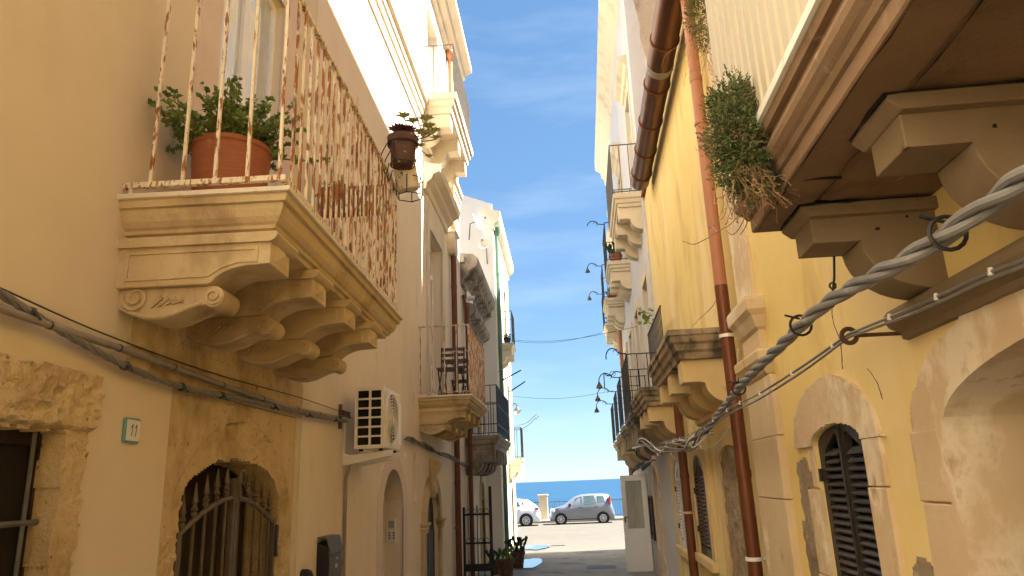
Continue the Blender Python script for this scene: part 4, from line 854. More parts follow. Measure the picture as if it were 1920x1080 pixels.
for i in range(12):
    a = i*math.pi/6; b.tube([(cx+.04*math.cos(a), d1+.010, cz+.04*math.sin(a)), (cx+.255*math.cos(a), d1+.008, cz+.255*math.sin(a))], .004, 5)
t.part('grille_spoke', b, 'white_plastic')
b = t.mb(); b.add([(cx+.04*math.cos(i*math.pi/8), d1+.018, cz+.04*math.sin(i*math.pi/8)) for i in range(16)], [tuple(range(16))]); t.part('fan_hub', b, 'white_plastic')
b = t.mb(); b.box(s1-.14, s1-.02, d1+.001, d1+.008, z0+.06, z1-.12); t.part('service_cover', b, 'white_paint', bev=.004)
for a in (7.16, 7.74):
    b = t.mb(); b.box(a, a+.05, .0, .012, 2.03, 2.56 if a < 7.5 else 2.3); b.prism([(.012, 2.03), (.012, 2.15), (.06, 2.13), (.50, 2.165), (.50, 2.11)], 's', a, a+.05); t.part('bracket', b, 'white_metal', bev=.003)
for a in (7.185, 7.765):
    for dd in (.18, .38):
        b = t.mb(); b.lathe((a, dd, 2.163), [(.022, 0), (.022, .022)], 8); t.part('rubber_foot', b, 'rubber')
b = MB(); b.tube([PW('M', 7.22, .13, 2.15), PW('M', 7.22, .06, 2.05), PW('M', 7.20, .025, 1.9), PW('M', 7.20, .025, -.08)], .017, 8)
single('drain_pipe', 'thin vertical drain tube running down the wall under the air conditioner', 'pipe', 'W', tuple(PW('M', 7.2, .025, -.08)), b, 'conduit', smooth=True)
# insulator rack left of the AC
t = Thing('cable_clamp', 'small iron cable clamp with ceramic knobs left of the air conditioner', 'clamp', 'M', (7.0, 0, 2.4))
b = t.mb(); b.box(6.98, 7.02, 0, .03, 2.38, 2.62); t.part('plate', b, 'iron_grey')
for i in range(4):
    b = t.mb(); b.lathe((6.86+i*.09, .06, 2.50), [(.012, 0), (.02, .015), (.012, .03), (.02, .045), (.008, .06)], 8); t.part('insulator', b, 'terracotta_dark', smooth=True)
b = t.mb(); b.tube([(6.82, .06, 2.5), (7.2, .06, 2.5)], .009, 6); t.part('crossbar', b, 'iron_grey')
# cables beyond the AC
path = resample([wp('M', x, y, d) for x, y, d in ((762, 822, .06), (790, 832, .05), (820, 848, .05), (846, 858, .17), (872, 872, .06), (905, 880, .06), (935, 882, .06), (960, 888, .05))], .04)
t = Thing('cable_bundle', 'tangled cables sagging along the pale wall between air conditioner and downpipe', 'cable', 'W', tuple(path[0]))
for k, st in enumerate(twist(path, 4, .022, .01, .55)):
    b = t.mb(); b.tube([p+Vector((0, 0, .018*math.sin(i*.9+k*2))) for i, p in enumerate(st)], .010, 5); t.part('strand', b, ('cable_grey', 'conduit', 'cable_dark', 'cable_grey')[k], smooth=True)
# mailbox, bell, intercom
t = Thing('mailbox', 'slim dark grey metal mailbox on the golden wall at the bottom edge', 'mailbox', 'M', (6.6, 0, .95))
b = t.mb(); b.prism([(0, .92), (.105, .92), (.115, 1.16), (.105, 1.30), (.0, 1.36)], 's', 6.47, 6.83); t.part('case', b, 'dark_plastic', bev=.006)
b = t.mb(); b.prism([(.106, .925), (.112, .925), (.122, 1.16), (.112, 1.30), (.106, 1.30)], 's', 6.475, 6.825); t.part('door', b, 'iron_grey')
b = t.mb(); b.prism([(.0, 1.405), (.09, 1.40), (.128, 1.26), (.122, 1.255), (.08, 1.385), (0, 1.39)], 's', 6.475, 6.84); t.part('flap', b, 'iron_grey', bev=.003)
b = t.mb(); b.tube([(6.65, .118, 1.21), (6.65, .132, 1.21)], .012, 10); t.part('lock', b, 'alloy')
b = t.mb(); b.box(6.62, 6.68, .12, .124, 1.13, 1.165); t.part('name_slot', b, 'alloy')
t = Thing('door_bell', 'round black bell housing on the wall left of the mailbox', 'bell', 'M', (6.12, 0, 1.05))
b = t.mb(); b.tube([(6.12, 0, 1.13), (6.12, .05, 1.13), (6.12, .075, 1.13), (6.12, .09, 1.13)], [.05, .05, .042, .02], 16); t.part('housing', b, 'dark_plastic', smooth=True)
b = t.mb(); b.tube([(6.12, .09, 1.13), (6.12, .097, 1.13)], .014, 10); t.part('button', b, 'iron_grey')
t = Thing('intercom', 'small metal intercom panel inside the arched niche on the left', 'intercom', 'M', (9.88, -.15, 1.09))
b = t.mb(); b.box(9.865, 9.889, -.215, -.085, 1.09, 1.41); t.part('panel', b, 'white_metal', bev=.004)
for i in range(7):
    b = t.mb(); b.box(9.8625, 9.8645, -.19, -.11, 1.28+i*.014, 1.286+i*.014); t.part('speaker_slot', b, 'ink')
for i in range(3):
    for dd in (-.185, -.125):
        b = t.mb(); b.box(9.861, 9.8645, dd, dd+.02, 1.14+i*.034, 1.16+i*.034); t.part('button', b, 'ink')
# jade plant in the big pot
t = Thing('potted_plant', 'jade plant in a big terracotta pot on the rusty balcony', 'plant', 'L', (3.62, .34, 3.263))
b = t.mb(); b.lathe((3.62, .34, 3.263), [(.165, 0), (.185, .05), (.20, .2), (.21, .34), (.212, .42), (.222, .43), (.222, .455), (.20, .46), (.195, .43)], 30); pot = t.part('pot', b, 'terracotta', smooth=True)
b = t.mb(); b.lathe((3.62, .34, 3.263), [(.198, .425), (.1, .43)], 20); t.part('soil', b, 'soil')
rj = random.Random(5); st = t.mb(); lf = t.mb()
for i in range(85):
    a = rj.uniform(0, 2*math.pi); r0 = rj.uniform(0, .12); el = rj.uniform(.1, 1.4); L = rj.uniform(.16, .42)
    p = Vector((3.62+r0*math.cos(a), .34+r0*math.sin(a), 3.69)); dr = Vector((math.cos(a)*math.cos(el)*.9, math.sin(a)*math.cos(el)*1.1, math.sin(el)*1.05)); pts = [p.copy()]
    for k in range(5):
        dr = (dr+Vector((rj.uniform(-.3, .3), rj.uniform(-.3, .3), rj.uniform(-.22, .2)))).normalized(); p = p+dr*L/5; pts.append(p.copy())
        for q in range(11):
            dv = Vector((rj.uniform(-1, 1), rj.uniform(-1, 1), rj.uniform(-.3, 1))); lf.leaf(p+dr*rj.uniform(-.03, .03), dv, rj.uniform(.026, .044), rj.uniform(.020, .034))
    st.tube(pts, [.007, .006, .005, .004, .003, .002], 5)
t.part('stem', st, 'stem_brown'); t.part('foliage', lf, 'leaf_jade', kind='stuff')
# brown planter hung at the far rail
t = Thing('planter_box', 'brown slatted wooden planter hung inside the far end of the rusty balcony', 'planter', 'L', (5.9, .45, 4.2))
for i in range(3):
    b = t.mb(); b.box(5.82, 5.835, .14, .77, 4.20+i*.085, 4.275+i*.085); t.part('slat', b, 'wood_crate', bev=.004)
b = t.mb(); b.box(5.836, 5.97, .14, .77, 4.205, 4.42); t.part('box', b, 'wood_crate')
lf = t.mb()
for i in range(160):
    p = Vector((5.9+rj.uniform(-.05, .05), rj.uniform(.16, .36), 4.43)); lf.leaf(p+Vector((0, 0, rj.uniform(0, .08))), (rj.uniform(-1, 1), rj.uniform(-1, 1), rj.uniform(0, 1)), .03, .018)
t.part('foliage', lf, 'leaf_jade', kind='stuff')
# hanging pot with succulents outside the railing
hc = Vector((5.52, .965, 4.47))
t = Thing('hanging_pot', 'dark clay pot of succulents in a wire ring outside the rusty railing', 'plant pot', 'L', tuple(hc))
b = t.mb(); b.lathe(hc, [(.085, 0), (.10, .10), (.118, .20), (.132, .205), (.135, .265), (.12, .27), (.115, .24)], 24); t.part('pot', b, 'terracotta_dark', smooth=True)
b = t.mb(); b.lathe(hc, [(.115, .245), (.04, .25)], 16); t.part('soil', b, 'soil')
b = t.mb()
for r, z in ((.105, .01), (.128, .19)): b.tube([(hc.x+r*math.cos(a), hc.y+r*math.sin(a), hc.z+z) for a in [i*math.pi/12 for i in range(25)]], .005, 5)
for a in (0.4, 2.0, 3.6, 5.2): b.tube([(hc.x+.128*math.cos(a), hc.y+.128*math.sin(a), hc.z+.19), (hc.x+.125*math.cos(a), hc.y+.125*math.sin(a), hc.z+.02), (hc.x+.105*math.cos(a), hc.y+.105*math.sin(a), hc.z+.01), (hc.x, hc.y, hc.z-.004)], .005, 5)
for q in (-.07, .07): b.tube(catmull([(hc.x+q, hc.y-.12, hc.z+.19), (hc.x+q, .80, hc.z+.10), (hc.x+q, .79, hc.z+.02), (hc.x+q, .835, hc.z-.10), (hc.x+q, .86, hc.z)], 5), .005, 5)
t.part('wire_holder', b, 'iron_black', smooth=True)
def rosette(tt, name, c, r, mat, n=26, tilt=(0, 0), cup=.5):
    q = tt.mb()
    for i in range(n):
        u = i/n; a = i*2.4; e = cup+.9*(1-u); rr_ = r*(.45+.55*u)
        dv = Vector((math.cos(a)*math.cos(e)+tilt[0], math.sin(a)*math.cos(e)+tilt[1], math.sin(e))); q.leaf(Vector(c), dv, rr_, rr_*.45, (0, 0, 1))
    return tt.part(name, q, mat)
rosette(t, 'purple_rosette', hc+Vector((-.02, -.03, .30)), .135, 'leaf_purple', 44, cup=.3); rosette(t, 'purple_rosette', hc+Vector((-.04, .06, .29)), .11, 'leaf_purple', 32, cup=.25)
for k, (e, r) in enumerate((((0, .01, .50), .075), ((.03, .10, .46), .07), ((.02, .24, .47), .075), ((.0, .27, .38), .07), ((.05, .32, .36), .065), ((.0, .22, .30), .06), ((.02, .18, .20), .05), ((.01, .27, .08), .04), ((.08, .05, .40), .06), ((.05, .16, .36), .06), ((.02, .34, .27), .055), ((-.03, .29, .30), .05))):
    e = hc+Vector((e[0], e[1]*.85, e[2]*.92)); q = t.mb(); m0 = hc+Vector((0, .03, .25)); q.tube(catmull([m0, (m0+e)/2+Vector((0, .03, -.02)), e], 4), .005, 5); t.part('stem', q, 'stem_brown')
    rosette(t, 'green_rosette', e, r*1.4, 'leaf_succulent', 16, (-.25, .1), .1)
# painted vase in a second wire holder
vc = Vector((5.75, .98, 4.34))
t = Thing('hanging_vase', 'painted ceramic vase tilted in a black wire holder below the clay pot', 'vase', 'L', tuple(vc))
q = MB(); q.lathe((0, 0, 0), [(.085, 0), (.098, .012), (.10, .10), (.105, .22), (.115, .26), (.10, .265)], 22)
rm = Matrix.Rotation(R_(10), 3, 'X') @ Matrix.Rotation(R_(-14), 3, 'Y'); b = t.mb(); b.v = [tuple(rm @ Vector(p)+vc) for p in q.v]; b.f = q.f; t.part('vase', b, 'ceramic', smooth=True)
q = MB(); q.lathe((0, 0, -.003), [(.084, 0), (.0, .001)], 20, cap=False); b = t.mb(); b.v = [tuple(rm @ Vector(p)+vc) for p in q.v]; b.f = q.f; t.part('base', b, 'ceramic_plain')
q = MB(); q.lathe((0, 0, .235), [(.112, 0), (.122, .012), (.118, .034), (.104, .036)], 22, cap=False); b = t.mb(); b.v = [tuple(rm @ Vector(p)+vc) for p in q.v]; b.f = q.f; t.part('rim', b, 'ceramic_rim', smooth=True)
b = t.mb()
for r, z in ((.12, -.06), (.125, .10)): b.tube([vc+Vector((r*math.cos(a), r*math.sin(a), z)) for a in [i*math.pi/3 for i in range(7)]], .005, 5)
for i in range(6): a = i*math.pi/3; b.tube([vc+Vector((.12*math.cos(a), .12*math.sin(a), -.06)), vc+Vector((.125*math.cos(a), .125*math.sin(a), .10))], .005, 5)
b.tube([vc+Vector((0, -.125, .10)), vc+Vector((0, -.10, .17)), vc+Vector((.02, -.08, .10))], .005, 5); t.part('wire_holder', b, 'iron_black')
# folding chairs and table on the second balcony
def bistro(name, label, cat, s, d, z, back=True, seat_z=.44, w=.40):
    t = Thing(name, label, cat, 'M', (s, d, z), 'folding furniture on the balcony')
    for i in range(5):
        b = t.mb(); b.box(s-.2+i*.082, s-.2+i*.082+.065, d-w/2, d+w/2, z+seat_z, z+seat_z+.018); t.part('seat_slat' if back else 'top_slat', b, 'wood_slat')
    for sd in (-1, 1):
        y0 = d+sd*(w/2-.02)
        b = t.mb(); b.tube([(s-.18, y0, z), (s+.17, y0, z+seat_z)]+([(s+.22, y0, z+.88)] if back else []), .010, 6); t.part('leg', b, 'iron_black', smooth=True)
        b = t.mb(); b.tube([(s+.2, y0, z), (s-.17, y0, z+seat_z)], .010, 6); t.part('leg', b, 'iron_black', smooth=True)
    b = t.mb(); b.tube([(s-.14, d-w/2+.02, z+.06), (s-.14, d+w/2-.02, z+.06)], .008, 6); t.part('stretcher', b, 'iron_black')
    if back:
        for zz in (.62, .72, .82):
            b = t.mb(); b.box(s+.195+(zz-.6)*.11, s+.21+(zz-.6)*.11, d-w/2+.01, d+w/2-.01, z+zz, z+zz+.05); t.part('back_slat', b, 'wood_slat')
bistro('folding_chair', 'dark slatted folding chair nearest the railing on the second balcony', 'chair', 11.45, .45, 3.157, True, .46, .42)
bistro('folding_chair', 'dark slatted folding chair behind the other one on the second balcony', 'chair', 12.75, .48, 3.157, True, .44, .42)
bistro('folding_table', 'small dark slatted folding table between the two balcony chairs', 'table', 12.1, .46, 3.157, False, .70, .46)

# ------------------------------------------------------------------ far left things
def dish(name, label, px, py, Y, r, face, m='white_wall'):
    c = px_at(px, py, Y); t = Thing(name, label, 'satellite dish', 'W', tuple(c)); f = Vector(face).normalized(); u = f.orthogonal().normalized(); w = f.cross(u)
    b = t.mb(); V = [c-f*.06]; n = 18
    for k in (1, 2, 3): V += [c-f*.06*(1-(k/3)**2)+(u*math.cos(i*2*math.pi/n)+w*math.sin(i*2*math.pi/n))*r*k/3 for i in range(n)]
    b.add(V, [(0, 1+i, 1+(i+1) % n) for i in range(n)]+[(1+k*n+i, 1+k*n+(i+1) % n, 1+(k+1)*n+(i+1) % n, 1+(k+1)*n+i) for k in (0, 1) for i in range(n)]); t.part('reflector', b, m, smooth=True)
    b = t.mb(); b.tube([c-f*.06, c-f*.2, c-f*.25+Vector((0, 0, -.5))], .018, 6); t.part('mast', b, 'iron_grey')
    b = t.mb(); b.tube([c-w*r*.9, c+f*r*1.1], .01, 5); b.tube([c+f*r*1.05, c+f*r*1.25], .03, 6); t.part('feed_arm', b, 'iron_grey')
dish('satellite_dish', 'upper white satellite dish on the white gable, seen from the side', 893, 415, 20.2, .26, (.95, -.1, .3))
dish('satellite_dish', 'round beige satellite dish on the white gable below the other dish', 908, 457, 20.3, .17, (-.2, -.9, .3), 'cream_lit')
dish('satellite_dish', 'white satellite dish under the blackened cornice', 881, 560, 16.5, .2, (.95, -.2, .2))
c = px_at(962, 770, 24.5)
t = Thing('wall_lamp', 'lantern on a curved bracket at the sunlit corner of the last left house', 'lamp', 'W', tuple(c))
b = t.mb(); b.tube(catmull([px_at(958, 772, 24.5), px_at(959, 762, 24.5), px_at(963, 757, 24.5), px_at(968, 758, 24.5), px_at(970, 764, 24.5)], 5), .018, 6); t.part('bracket', b, 'iron_black')
c = px_at(970, 777, 24.5); b = t.mb(); b.lathe(c, [(.03, -.02), (.09, .0), (.10, .1), (.10, .13)], 10); t.part('lantern_glass', b, 'glass_pale', smooth=True)
b = t.mb(); b.lathe(c, [(.16, .12), (.08, .19), (.03, .26), (.01, .28)], 10); t.part('lantern_cap', b, 'iron_black', smooth=True)
for lb, a, e, Y in (('upper bare flagpole slanting out of the black balcony', (942, 713), (977, 694), 18.0), ('lower bare flagpole slanting out of the black balcony', (955, 735), (985, 715), 19.8)):
    b = MB(); b.tube([px_at(*a, Y), px_at(*e, Y)], [.02, .016], 7); single('flagpole', lb, 'flagpole', 'W', tuple(px_at(*a, Y)), b, 'iron_black', group='flagpoles on the black balcony')
for lb, pts in (('upper thin scrolled iron hook reaching out from the low cream balcony', ((964, 797), (978, 796), (990, 791), (1001, 781), (1006, 777), (1010, 779), (1008, 783))), ('lower thin scrolled iron hook reaching out from the low cream balcony', ((964, 804), (980, 803), (992, 796), (1000, 788), (1005, 784), (1008, 787)))):
    b = MB(); b.tube(catmull([px_at(x, y, 23.6) for x, y in pts], 4), .010, 5); single('iron_hook', lb, 'hook', 'W', tuple(px_at(*pts[0], 23.6)), b, 'iron_grey', group='scrolled hooks on the low cream balcony')
t = Thing('road_sign', 'white back of a round road sign at the left corner of the alley end', 'sign', 'N', (26.45, .12, 1.7))
b = t.mb(); n = 24; ct = (26.42, .14, 2.16)
b.prism([(ct[0]+.0+.33*math.cos(i*2*math.pi/n), ct[2]+.33*math.sin(i*2*math.pi/n)) for i in range(n)], 'd', .10, .112); b.v = [(26.40+(p[1]-.1), .10+(p[0]-26.42)*.9, p[2]) for p in b.v]; t.part('disc', b, 'white_wall')
b = t.mb(); b.box(26.38, 26.40, -.0, .12, 2.10, 2.14); t.part('arm', b, 'iron_grey')
def pot_plant(name, label, base, r, h, kind, mat='terracotta', f='W'):
    t = Thing(name, label, 'plant', f, base); b = t.mb(); bx, by, bz = base
    b.lathe(base, [(r*.68, 0), (r*.86, h*.7), (r*.88, h*.76), (r*1.0, h*.77), (r*1.0, h), (r*.9, h), (r*.88, h*.9)], 20); t.part('pot', b, mat, smooth=True)
    b = t.mb(); b.lathe(base, [(r*.88, h*.9), (r*.2, h*.92)], 14); t.part('soil', b, 'soil')
    rr_ = random.Random(hash(label) % 1000 if False else len(label))
    b = t.mb()
    if kind == 'cactus':
        def pad(p, dr, L, lev):
            dr = dr.normalized(); n = 10; sd = dr.cross(Vector((rr_.uniform(-1, 1), rr_.uniform(-1, 1), .1))).normalized(); nn = sd.cross(dr); w = L*.28
            V = [p+dr*L*(.5-.5*math.cos(math.pi*2*i/n))+sd*w*math.sin(math.pi*2*i/n) for i in range(n)]
            b.add([v+nn*.012 for v in V]+[v-nn*.012 for v in V], [tuple(range(n)), tuple(range(2*n-1, n-1, -1))]+[(i, i+n, (i+1) % n+n, (i+1) % n) for i in range(n)])
            if lev:
                for _ in range(rr_.choice((1, 2, 2))): pad(p+dr*L*.93+sd*rr_.uniform(-.5, .5)*w, dr+Vector((rr_.uniform(-.8, .8), rr_.uniform(-.8, .8), rr_.uniform(-.1, .6))), L*rr_.uniform(.7, .95), lev-1)
        for i in range(7): a = i*2*math.pi/7; pad(Vector((bx+r*.4*math.cos(a), by+r*.4*math.sin(a), bz+h*.9)), Vector((math.cos(a)*.6, math.sin(a)*.6, 1)), r*.95, 2)
        t.part('cactus_pads', b, 'leaf_cactus')
    else:
        for i in range(kind): b.leaf(Vector((bx+rr_.uniform(-r, r)*.7, by+rr_.uniform(-r, r)*.7, bz+h*.9+rr_.uniform(0, r))), (rr_.uniform(-1, 1), rr_.uniform(-1, 1), rr_.uniform(-.2, 1)), r*.9, r*.35)
        t.part('foliage', b, 'leaf_jade', kind='stuff')
    return t
pot_plant('potted_plant', 'prickly pear cactus in the farther terracotta pot on the alley floor', (-1.27, 18.6, gz(18.6)+.015), .18, .38, 'cactus', 'terracotta_dark')
pot_plant('potted_plant', 'nearer terracotta pot with low cactus at the left foot of the alley', (-1.38, 16.2, gz(16.2)+.015), .20, .40, 40, 'terracotta_dark')
pot_plant('potted_plant', 'small prickly pear at the wall behind the terracotta pots', (-1.72, 17.2, gz(17.2)+.015), .13, .3, 'cactus', 'terracotta_dark')
pot_plant('potted_plant', 'small dark potted plant on the high cream balcony', tuple(PW('N', 21.5, .25, 5.902)), .12, .22, 40, 'dark_plastic')
for lb, a, Ya, e, Yb in (('thin wire spanning the alley sky near the upper balconies', (955, 637), 22, (1195, 612), 14.6), ('second thin wire just below the upper one across the alley', (955, 639), 22, (1128, 624), 19), ('faint lower wire across the alley sky', (955, 742), 23, (1150, 732), 21)):
    A0, B0 = px_at(*a, Ya), px_at(*e, Yb); b = MB(); b.tube([A0.lerp(B0, i/12)+Vector((0, 0, -.16*math.sin(math.pi*i/12))) for i in range(13)], .0055, 5); single('overhead_wire', lb, 'wire', 'W', tuple(A0), b, 'cable_dark', group='wires across the alley')

# ------------------------------------------------------------------ things on the right
path = resample([px_at(x, y, Y) for x, y, Y in ((1990, 290, 1.25), (1920, 335, 1.38), (1860, 378, 1.55), (1780, 435, 1.75), (1700, 485, 2.0), (1630, 522, 2.3), (1560, 562, 2.68), (1510, 602, 3.0), (1470, 642, 3.4), (1420, 690, 4.1), (1385, 728, 4.9), (1352, 770, 5.9), (1325, 805, 7.0), (1292, 824, 8.6), (1262, 826, 9.8), (1240, 832, 10.6))], .025)
t = Thing('power_cable', 'thick twisted grey power cable sagging along the yellow wall', 'cable', 'W', tuple(path[0]))
for k, st in enumerate(twist(path, 3, .0155, .0135, .75, .5)):
    b = t.mb(); b.tube(st, .0132, 9); t.part('strand', b, 'cable_grey', smooth=True)
for i in (18, 62, 118):
    if i < len(path)-2:
        v = path[i]; dv = (path[i+1]-v).normalized(); u = dv.cross(Vector((0, 0, 1))).normalized(); w = dv.cross(u)
        b = t.mb(); b.tube([v+(u*math.cos(a)+w*math.sin(a))*.044 for a in [k*math.pi/8 for k in range(17)]], .006, 5); b.tube([v-w*.03, v-w*.05+u*-.06], .005, 5); t.part('tie', b, 'iron_black')
v = px_at(1561, 550, 2.68); e = PW('R', 2.70, .34, 2.60); b = MB(); b.tube([e, e.lerp(v, .6)+Vector((.004, 0, 0)), v, v+Vector((0, .02, -.05))], .005, 5); b.tube([e.lerp(v, .8)+Vector((.012*math.cos(a), 0, .012*math.sin(a))) for a in [k*.6 for k in range(11)]], .004, 5)
single('hanger_wire', 'short wire holding up the thick cable below the stucco corbel', 'wire', 'W', tuple(v), b, 'iron_black')
t = Thing('eye_bolt', 'rusty iron eye bolt sticking out of the yellow wall holding thin cables', 'eye bolt', 'R', (3.0, 0, 2.34))
b = t.mb(); b.tube([(3.0, -.01, 2.335), (3.0, .19, 2.337)], .0085, 8); t.part('rod', b, 'iron_rust', smooth=True)
b = t.mb(); b.tube([(3.0, .222+.03*math.cos(a), 2.337+.03*math.sin(a)) for a in [i*math.pi/10 for i in range(21)]], .010, 8); t.part('ring', b, 'iron_rust', smooth=True)
b = t.mb(); b.tube([(3.0, -.005, 2.335), (3.0, .008, 2.335)], .018, 8); t.part('rosette', b, 'iron_rust')
rg = PW('R', 3.0, .222, 2.345)
for k, (lb, off) in enumerate((('upper thin grey cable clipped along the stucco moulding', 0), ('lower thin grey cable clipped along the stucco moulding', 1))):
    p1 = [wp('R', x, y+off*12, .10) for x, y in ((1990, 445), (1920, 486), (1845, 515), (1760, 555))]+[wp('R', 1680, 590+off*10, .12), rg+Vector((0, 0, -.012*off))]
    p2 = [rg+Vector((0, 0, -.012*off))]+[px_at(x, y+off*10, Y) for x, y, Y in ((1500, 690, 3.6), (1420, 740, 4.4), (1370, 765, 5.4), (1320, 800, 6.9), (1280, 820, 8.6), (1240, 834, 10.4))]
    pth = resample(p1, .05)+resample(p2, .08)[1:]
    t = Thing('thin_cable', lb, 'cable', 'W', tuple(pth[0])); b = t.mb(); b.tube(pth, .006, 6); t.part('wire', b, 'cable_grey', smooth=True)
    if not off:
        for i in range(6, len(pth)-2, 6):
            q = t.mb(); v = pth[i]; q.tube([v+Vector((.0, 0, .012)), v+Vector((-.004, 0, -.012))], .008, 6); t.part('clip', q, 'white_metal')
path = resample([px_at(x, y, Y) for x, y, Y in ((1330, 812, 6.8), (1295, 832, 8.2), (1262, 838, 9.4), (1240, 848, 10.2), (1226, 842, 10.9), (1212, 828, 11.6), (1200, 832, 12.4), (1188, 842, 13.4))], .05)
t = Thing('cable_tangle', 'messy tangle of grey cables under the balconies on the right', 'cable', 'W', tuple(path[0])); rt = random.Random(8)
for k in range(7):
    ph = [rt.uniform(0, 6.28) for _ in range(3)]; am = rt.uniform(.03, .07)
    b = t.mb(); b.tube(catmull([p+Vector((am*.6*math.sin(i*.17+ph[0]), 0, am*math.sin(i*.13+ph[1]))) for i, p in enumerate(path)], 3), rt.choice((.008, .011, .014)), 5); t.part('strand', b, rt.choice(('cable_grey', 'conduit', 'cable_dark', 'white_metal')), smooth=True)
for lb, pts in (('loose pale wire hanging in a loop between downpipe and brown shutters', ((1384, 655, 5.6), (1375, 780, 6.4), (1345, 830, 7.2), (1318, 842, 8), (1290, 838, 8.8))), ('loose pale wire hanging down beside the sheen-coloured shutters', ((1258, 835, 9.6), (1258, 850, 9.6), (1266, 862, 9.6), (1272, 866, 9.7)))):
    b = MB(); b.tube(catmull([px_at(*q) for q in pts], 6), .006, 5); single('loose_wire', lb, 'wire', 'W', tuple(px_at(*pts[0])), b, 'white_metal', group='loose pale wires')
# hanging bushes
def bush(name, label, c, rad, n, seed, stems=26, fr='R', droop=.3):
    t = Thing(name, label, 'plant', fr, tuple(c)); rb = random.Random(seed); lf = t.mb(); st = t.mb(); dr_ = t.mb()
    root = Vector(c)
    for i in range(n):
        while True:
            v = Vector((rb.uniform(-1, 1), rb.uniform(-1, 1), rb.uniform(-1, 1)))
            if v.length < 1: break
        sc_ = 1+.3*noise.noise(v*2.2+Vector((seed, 0, 0))); e = root+Vector((v.x*rad[0], v.y*rad[1], v.z*rad[2]))*sc_
        if v.length < .35 and rb.random() < .6: continue
        dv = (v.normalized()+Vector((rb.uniform(-.5, .5), rb.uniform(-.5, .5), rb.uniform(-.2, .9)))).normalized(); base = e; L = rb.uniform(.02, .05)
        if i % 4 == 0: st.tube([base-dv*L, base+dv*L], .0013, 3, False)
        for k in range(7):
            p = base+dv*(L*(k/6-.3)*1.3); lf.leaf(p, dv*.7+Vector((rb.uniform(-1, 1), rb.uniform(-1, 1), rb.uniform(-.6, .8))), rb.uniform(.011, .02), rb.uniform(.005, .009))
    for i in range(stems):
        a = rb.uniform(0, 6.28); p = root+Vector((rad[0]*.6*math.cos(a), rad[1]*.6*math.sin(a), -rad[2]*.6)); pts = [p.copy()]
        dv = Vector((rb.uniform(-.6, .6), rb.uniform(-.6, .6), -1)).normalized()
        for k in range(5): dv = (dv+Vector((rb.uniform(-.5, .5), rb.uniform(-.5, .5), rb.uniform(-.5, .35)))).normalized(); p = p+dv*rb.uniform(.02, .045)*droop/.3; pts.append(p.copy())
        dr_.tube(pts, .0014, 3, False)
        for q in pts[1:]: dr_.leaf(q, (rb.uniform(-1, 1), rb.uniform(-1, 1), -.5), .014, .006)
    t.part('foliage', lf, 'leaf_bush', kind='stuff'); t.part('twigs', st, 'stem_brown', kind='stuff'); t.part('dry_shoots', dr_, 'stem_dry', kind='stuff')
    return t
def rloc(w):
    o, a, n = faxes('R'); return ((w-o).dot(a), (w-o).dot(n), w.z)
bush('hanging_bush', 'large green bush growing over the end of the corrugated right balcony', rloc(px_at(1392, 258, 2.42)), (.13, .12, .235), 1900, 3, 70)
bush('hanging_bush', 'smaller green bush hanging high beside the pink downpipe', rloc(wp('R', 1313, 25, .16)), (.12, .12, .36), 800, 6, 40, droop=.7)
t = Thing('dry_tendril', 'bare dry tendrils trailing left from the bush across the downpipe', 'plant', 'W', tuple(px_at(1380, 405, 2.5)))
for pts in (((1392, 395), (1370, 420), (1345, 435), (1320, 450), (1300, 458), (1280, 452)), ((1400, 400), (1385, 430), (1372, 440), (1362, 432)), ((1345, 435), (1335, 425), (1328, 428)), ((1405, 400), (1398, 425), (1388, 440))):
    b = t.mb(); b.tube(catmull([px_at(x, y, 2.5+.15*i) for i, (x, y) in enumerate(pts)], 4), .0022, 4); t.part('shoot', b, 'stem_dry')
t = Thing('leafy_sprig', 'small leafy sprig on the wall rail above the second ledge', 'plant', 'R', rloc(wp('R', 1213, 594, .25))); c = Vector(t.o); b = t.mb(); rb = random.Random(2)
for i in range(30): b.leaf(c+Vector((rb.uniform(-.12, .12), rb.uniform(-.05, .1), rb.uniform(-.1, .1))), (rb.uniform(-1, 1), rb.uniform(-1, 1), rb.uniform(-1, 1)), .09, .05)
t.part('foliage', b, 'leaf_jade', kind='stuff'); b = t.mb(); b.tube([c, c+Vector((.1, .05, .1)), c+Vector((.3, -.1, .12))], .006, 5); t.part('stem', b, 'stem_brown')
pot_plant('potted_plant', 'prickly pear in a terracotta pot on the second upper right balcony', tuple(PW('R', 16.7, .30, 6.802)), .17, .28, 'cactus')
pot_plant('potted_plant', 'small yellowish plant on the farthest upper right balcony', tuple(PW('R', 21.9, .28, 6.402)), .14, .2, 50)
pot_plant('potted_plant', 'trailing plant on the third upper right balcony', tuple(PW('R', 19.7, .30, 6.682)), .14, .2, 50)
t = Thing('notice_case', 'narrow black framed notice case on the grey wall beside the open white door', 'notice board', 'R', (15.8, 0, .6))
b = t.mb(); b.plate(rect(15.45, 16.25, .55, 1.42), [rect(15.50, 16.20, .60, 1.37)], .0, .06); t.part('frame', b, 'iron_black')
b = t.mb(); b.box(15.49, 16.21, .0, .03, .59, 1.38); t.part('pane', b, 'glass_pale')
